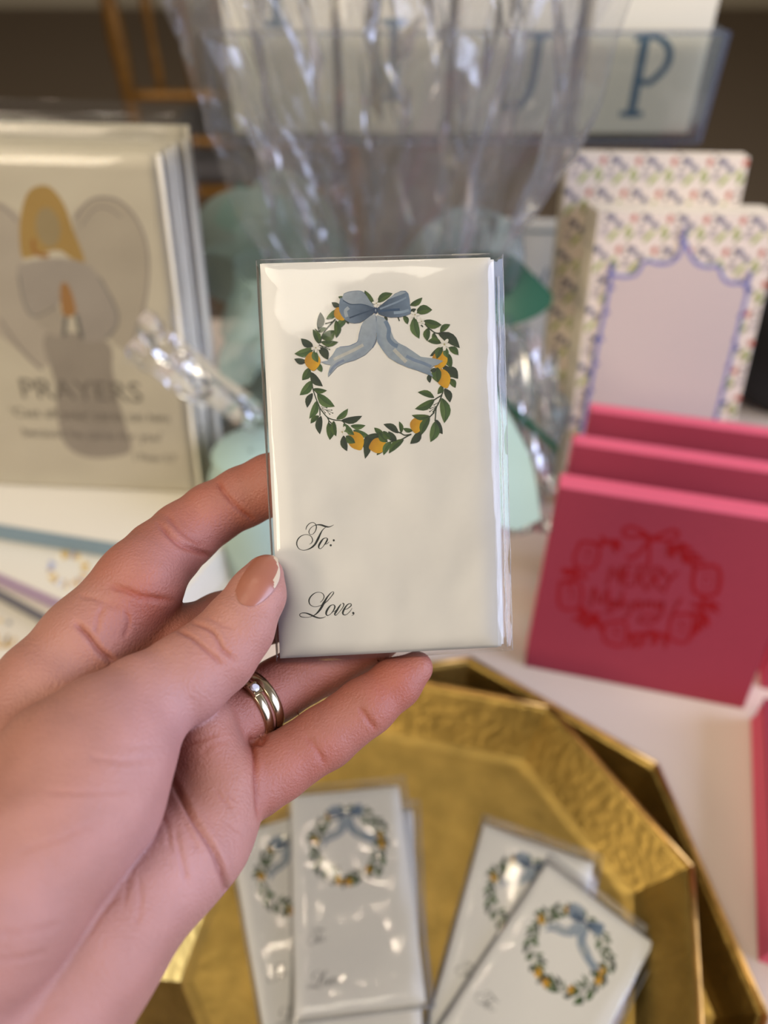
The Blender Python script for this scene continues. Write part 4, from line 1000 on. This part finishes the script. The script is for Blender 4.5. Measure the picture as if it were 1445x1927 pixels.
    CR = [([(300, 985), (335, 1022), (365, 1035), (394, 1046)], .9, 8, 0), ([(316, 972), (345, 1002), (385, 1030)], .4, 7, 0), ([(409, 905), (425, 930), (450, 958), (480, 980)], .7, 7, 0),
          ([(205, 1100), (240, 1112), (270, 1124), (325, 1130)], .7, 9, 0), ([(150, 1120), (185, 1128), (230, 1150)], .3, 8, 0), ([(143, 1173), (165, 1195), (190, 1226), (216, 1246)], 1.3, 8, 1), ([(182, 1190), (186, 1160), (196, 1140)], .4, 7, 1), ([(235, 1200), (243, 1172), (236, 1150)], .35, 7, 1),
          ([(336, 1188), (362, 1200), (388, 1222), (418, 1250)], .8, 6, 2), ([(362, 1172), (395, 1184), (412, 1206), (420, 1222), (445, 1244)], .75, 6, 2), ([(390, 1160), (420, 1175), (440, 1180)], .25, 6, 2),
          ([(677, 1330), (690, 1350), (706, 1372)], .5, 8, 3), ([(575, 1385), (590, 1400), (612, 1440)], .35, 8, 3), ([(660, 1180), (600, 1260), (560, 1300)], .0, 8, 3),
          ([(500, 1385), (490, 1400), (476, 1394)], .8, 7, 3), ([(470, 1385), (478, 1420), (482, 1470), (486, 1540)], .8, 7, 3),
          ([(316, 1456), (340, 1497), (361, 1537), (399, 1595), (421, 1649), (428, 1690)], 1.3, 9, 4), ([(405, 1485), (420, 1503), (436, 1521)], .4, 6, 4), ([(415, 1480), (445, 1510)], .25, 5, 4), ([(425, 1545), (450, 1562), (462, 1572)], .25, 5, 4),
          ([(345, 1400), (370, 1395), (410, 1380)], .3, 7, 4), ([(380, 1420), (400, 1400), (430, 1395)], .25, 6, 4),
          ([(300, 1525), (315, 1560), (320, 1600)], .35, 7, 4), ([(330, 1560), (340, 1610), (352, 1660)], .45, 7, 4), ([(345, 1545), (372, 1600)], .3, 6, 4), ([(250, 1610), (240, 1660), (235, 1700)], .35, 7, 4), ([(262, 1650), (265, 1700), (258, 1740)], .3, 7, 4), ([(225, 1680), (190, 1720), (165, 1760)], .3, 8, 4),
          ([(90, 1489), (160, 1492), (250, 1488)], .3, 7, 5), ([(170, 1425), (230, 1432), (300, 1425)], .3, 8, 5), ([(0, 1757), (60, 1752), (115, 1738)], .35, 9, 5), ([(0, 1808), (60, 1800), (90, 1790)], .3, 8, 5), ([(40, 1600), (110, 1580), (190, 1545)], .2, 10, 5), ([(230, 1400), (260, 1405), (300, 1400)], .08, 8, 5)]
    groups_T = smin(cdist(V, THUMB[0], .002), cdist(V, THUMB[1], .004), .008) < .0008
    idxd = {3: cdist(V, PINKY) < .002}
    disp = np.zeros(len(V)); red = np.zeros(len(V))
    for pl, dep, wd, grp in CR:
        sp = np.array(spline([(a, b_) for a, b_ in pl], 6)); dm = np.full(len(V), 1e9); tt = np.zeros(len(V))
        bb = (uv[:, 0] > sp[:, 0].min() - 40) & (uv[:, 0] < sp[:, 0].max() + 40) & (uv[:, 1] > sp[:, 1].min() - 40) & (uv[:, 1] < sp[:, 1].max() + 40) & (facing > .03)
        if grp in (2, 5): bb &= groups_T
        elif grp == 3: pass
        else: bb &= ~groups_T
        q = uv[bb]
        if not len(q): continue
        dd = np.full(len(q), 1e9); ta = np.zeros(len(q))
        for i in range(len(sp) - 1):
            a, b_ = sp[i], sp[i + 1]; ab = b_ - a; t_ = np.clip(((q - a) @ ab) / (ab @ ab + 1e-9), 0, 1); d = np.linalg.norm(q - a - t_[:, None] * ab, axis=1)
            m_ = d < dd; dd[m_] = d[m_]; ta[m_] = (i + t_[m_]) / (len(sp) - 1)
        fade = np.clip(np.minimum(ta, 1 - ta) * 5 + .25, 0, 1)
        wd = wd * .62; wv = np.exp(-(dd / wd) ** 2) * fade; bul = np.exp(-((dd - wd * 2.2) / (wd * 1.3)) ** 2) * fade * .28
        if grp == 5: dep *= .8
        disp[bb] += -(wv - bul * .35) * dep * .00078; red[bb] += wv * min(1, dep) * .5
    # soft tissue unevenness
    low = np.array([noise.noise(Vector(p_) * 85) for p_ in V[::1]]) if len(V) < 60000 else None
    if low is None:
        k = 3.0; low = (np.sin(V[:, 0] * 310 + 2 * np.sin(V[:, 1] * 190)) * np.sin(V[:, 1] * 270 + 1.7 * np.sin(V[:, 2] * 230)))
    V = V + G * (disp + low * .00016)[:, None]
    # colour of the skin: warmer and redder on the fingers, in creases and on the pads
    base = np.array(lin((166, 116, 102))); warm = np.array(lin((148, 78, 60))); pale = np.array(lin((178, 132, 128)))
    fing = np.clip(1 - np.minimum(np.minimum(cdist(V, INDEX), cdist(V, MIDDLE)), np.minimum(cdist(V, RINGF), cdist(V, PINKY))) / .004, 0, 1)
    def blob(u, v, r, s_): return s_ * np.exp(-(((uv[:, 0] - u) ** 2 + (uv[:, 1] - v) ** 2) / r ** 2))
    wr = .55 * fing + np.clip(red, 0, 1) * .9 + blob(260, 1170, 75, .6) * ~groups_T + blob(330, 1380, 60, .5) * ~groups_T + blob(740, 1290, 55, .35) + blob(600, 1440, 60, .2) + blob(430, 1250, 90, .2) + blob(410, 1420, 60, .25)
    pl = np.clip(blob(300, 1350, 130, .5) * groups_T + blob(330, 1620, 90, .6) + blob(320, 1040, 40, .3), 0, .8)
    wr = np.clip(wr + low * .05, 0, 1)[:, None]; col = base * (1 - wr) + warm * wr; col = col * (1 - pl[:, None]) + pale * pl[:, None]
    return V, F, col
V, F, col = build_hand()
root = CAM @ Vector(tuple(PC(60, 1600, .15)))
Vw = (np.array(CAM.to_3x3()) @ V.T).T + np.array(CAM.translation) - np.array(root)
me = bpy.data.meshes.new('person'); me.vertices.add(len(Vw)); me.vertices.foreach_set('co', Vw.astype(np.float32).ravel())
me.loops.add(len(F) * 4); me.loops.foreach_set('vertex_index', F.astype(np.int32).ravel())
me.polygons.add(len(F)); me.polygons.foreach_set('loop_start', np.arange(0, len(F) * 4, 4, dtype=np.int32))
me.update(calc_edges=True); me.validate()
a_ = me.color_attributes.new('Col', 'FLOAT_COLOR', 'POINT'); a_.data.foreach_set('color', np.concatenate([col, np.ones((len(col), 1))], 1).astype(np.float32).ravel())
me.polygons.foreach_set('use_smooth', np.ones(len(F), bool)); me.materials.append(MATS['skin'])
person = link(bpy.data.objects.new('person', me)); person.location = root
tag(person, 'left hand reaching in from lower left, palm up, pinching the wreath tags', 'person')

# thumbnail: a curved plate lying on the skin
def sdf_n(p, e_=2e-4):
    g_ = np.stack([sdf(p + np.eye(3)[k] * e_) - sdf(p - np.eye(3)[k] * e_) for k in range(3)], 1); return g_ / (np.linalg.norm(g_, axis=1)[:, None] + 1e-9)
def on_skin(u, v, z0=.150, z1=.185):
    d = np.stack([(u - CX) / FPX, -(v - CY) / FPX, -np.ones_like(u)], 1); t_ = np.full(len(u), z0); bs = np.full(len(u), 1e9); bt = t_.copy()
    for _ in range(40):
        q = sdf(d * t_[:, None]); m_ = np.abs(q) < bs; bs[m_] = np.abs(q)[m_]; bt[m_] = t_[m_]; t_ = np.minimum(t_ + q * .8, z1)
    p_ = d * bt[:, None]
    for _ in range(3): p_ = p_ - sdf_n(p_) * sdf(p_)[:, None]
    return p_
def nail():
    left = [(443, 1112), (452, 1091), (464, 1072), (477, 1056), (488, 1047.5), (499, 1043), (505, 1042)]
    right = [(478, 1141), (493, 1132), (505, 1121), (516, 1108), (524, 1092), (526, 1076), (521, 1059)]
    L = np.array(spline(left, 6)); R_ = np.array(spline(right, 6)); n = len(L); m = 26
    a = np.arange(m + 1)[None, :] / m; s_ = np.arange(n)[:, None] / (n - 1)
    u = L[:, :1] * (1 - a) + R_[:, :1] * a; v = L[:, 1:] * (1 - a) + R_[:, 1:] * a; sn = np.sin(np.pi * a)
    k = np.clip(1 - s_ / .25, 0, 1); u = u - 7 * k * sn; v = v + 9 * k * sn
    k = np.clip((s_ - .75) / .25, 0, 1); u = u + 5 * k * sn; v = v - 5 * k * sn
    p_ = on_skin(u.ravel(), v.ravel()); nn = sdf_n(p_, 4e-4)
    h = .00010 + .00026 * sn ** .5 * np.clip(s_ * 6, 0, 1) + .0001 * s_
    V = p_ + nn * (h * np.ones_like(u)).ravel()[:, None]
    F = []; mi = []
    for i in range(n - 1):
        for j in range(m):
            q = i * (m + 1) + j; F.append((q, q + 1, q + m + 2, q + m + 1))
            e_tip = (1 - i / (n - 1)) * 80 + 10 * (1 - j / m); e_side = (1 - j / m) * 55 + max(0, .55 - i / (n - 1)) * 120
            mi.append(1 if min(e_tip - 6, e_side) < 11 else 0)
    Vw = [CAM @ Vector(tuple(q)) - root for q in V]
    o = mesh_obj('fingernail', Vw, F, ['nail', 'nail_tip'], person, smooth=True, midx=mi)
    o['label'] = 'thumbnail with a pale free edge'
nail()

# rings
def ring_at(t0, w_, label, name, stone=False):
    pts = [np.array(PC(u, v, Z / 1000.)) for u, v, Z, r in ((395, 1375, 173, 70), (450, 1345, 176, 60), (480, 1326, 179, 58), (520, 1299, 184, 58))]
    a, b_ = pts[1], pts[3]; c = a + (b_ - a) * t0; ax = (b_ - a) / np.linalg.norm(b_ - a)
    r = 59 * .178 / FPX + .00018
    C_ = CAM @ Vector(tuple(c)); A = (CAM.to_3x3() @ Vector(tuple(ax))).normalized()
    M = Matrix.Translation(C_) @ A.to_track_quat('Z', 'Y').to_matrix().to_4x4()
    o = empty(name, M, label, 'ring', 'rings on the ring finger')
    prof = [(r, -w_ / 2), (r + .0008, -w_ / 2), (r + .00095, -w_ / 2 + .0002), (r + .00105, 0), (r + .00095, w_ / 2 - .0002), (r + .0008, w_ / 2), (r, w_ / 2), (r - .0001, 0)]
    V, F = lathe(prof + prof[:1], 64)
    mesh_obj('band', V, F, 'ring_metal', o, smooth=True)
    if stone:
        MI = M.inverted()
        tgt = MI @ P(457, 1303, .168); ang = math.atan2(tgt.y, tgt.x); rr = r + .0012
        S = Matrix.Rotation(ang, 4, 'Z') @ Matrix.Translation((rr, 0, 0)) @ Matrix.Rotation(math.pi / 2, 4, 'Y')
        b = MB(); b.box((-.0013, -.0016, -.0006), (.0013, .0016, .0005), .0003); b.obj('setting', 'ring_metal', o, S)
        n = 10; Vs = [(.0011 * math.cos(2 * math.pi * k / n), .0011 * math.sin(2 * math.pi * k / n), .0007) for k in range(n)] + [(.0007 * math.cos(2 * math.pi * (k + .5) / n), .0007 * math.sin(2 * math.pi * (k + .5) / n), .0011) for k in range(n)] + [(0, 0, -.0004)]
        Fs = [(k, (k + 1) % n, n + k) for k in range(n)] + [((k + 1) % n, n + (k + 1) % n, n + k) for k in range(n)] + [tuple(range(n, 2 * n))] + [((k + 1) % n, k, 2 * n) for k in range(n)]
        g_ = mesh_obj('gemstone', Vs, Fs, 'diamond', o, S); g_['label'] = 'small clear cut stone'
        for q in ((1, 1), (1, -1), (-1, 1), (-1, -1)):
            b = MB(); b.tube([(q[0] * .0008, q[1] * .0008, 0), (q[0] * .00085, q[1] * .00085, .0010)], .00018, 6); b.obj('prong', 'ring_metal', o, S)
    return o
ring_at(.18, .0022, 'narrow gold ring with a small clear stone, nearer the palm', 'gemstone_ring', True)
ring_at(.45, .0023, 'plain pale gold band beside the stone-set ring', 'wedding_band')
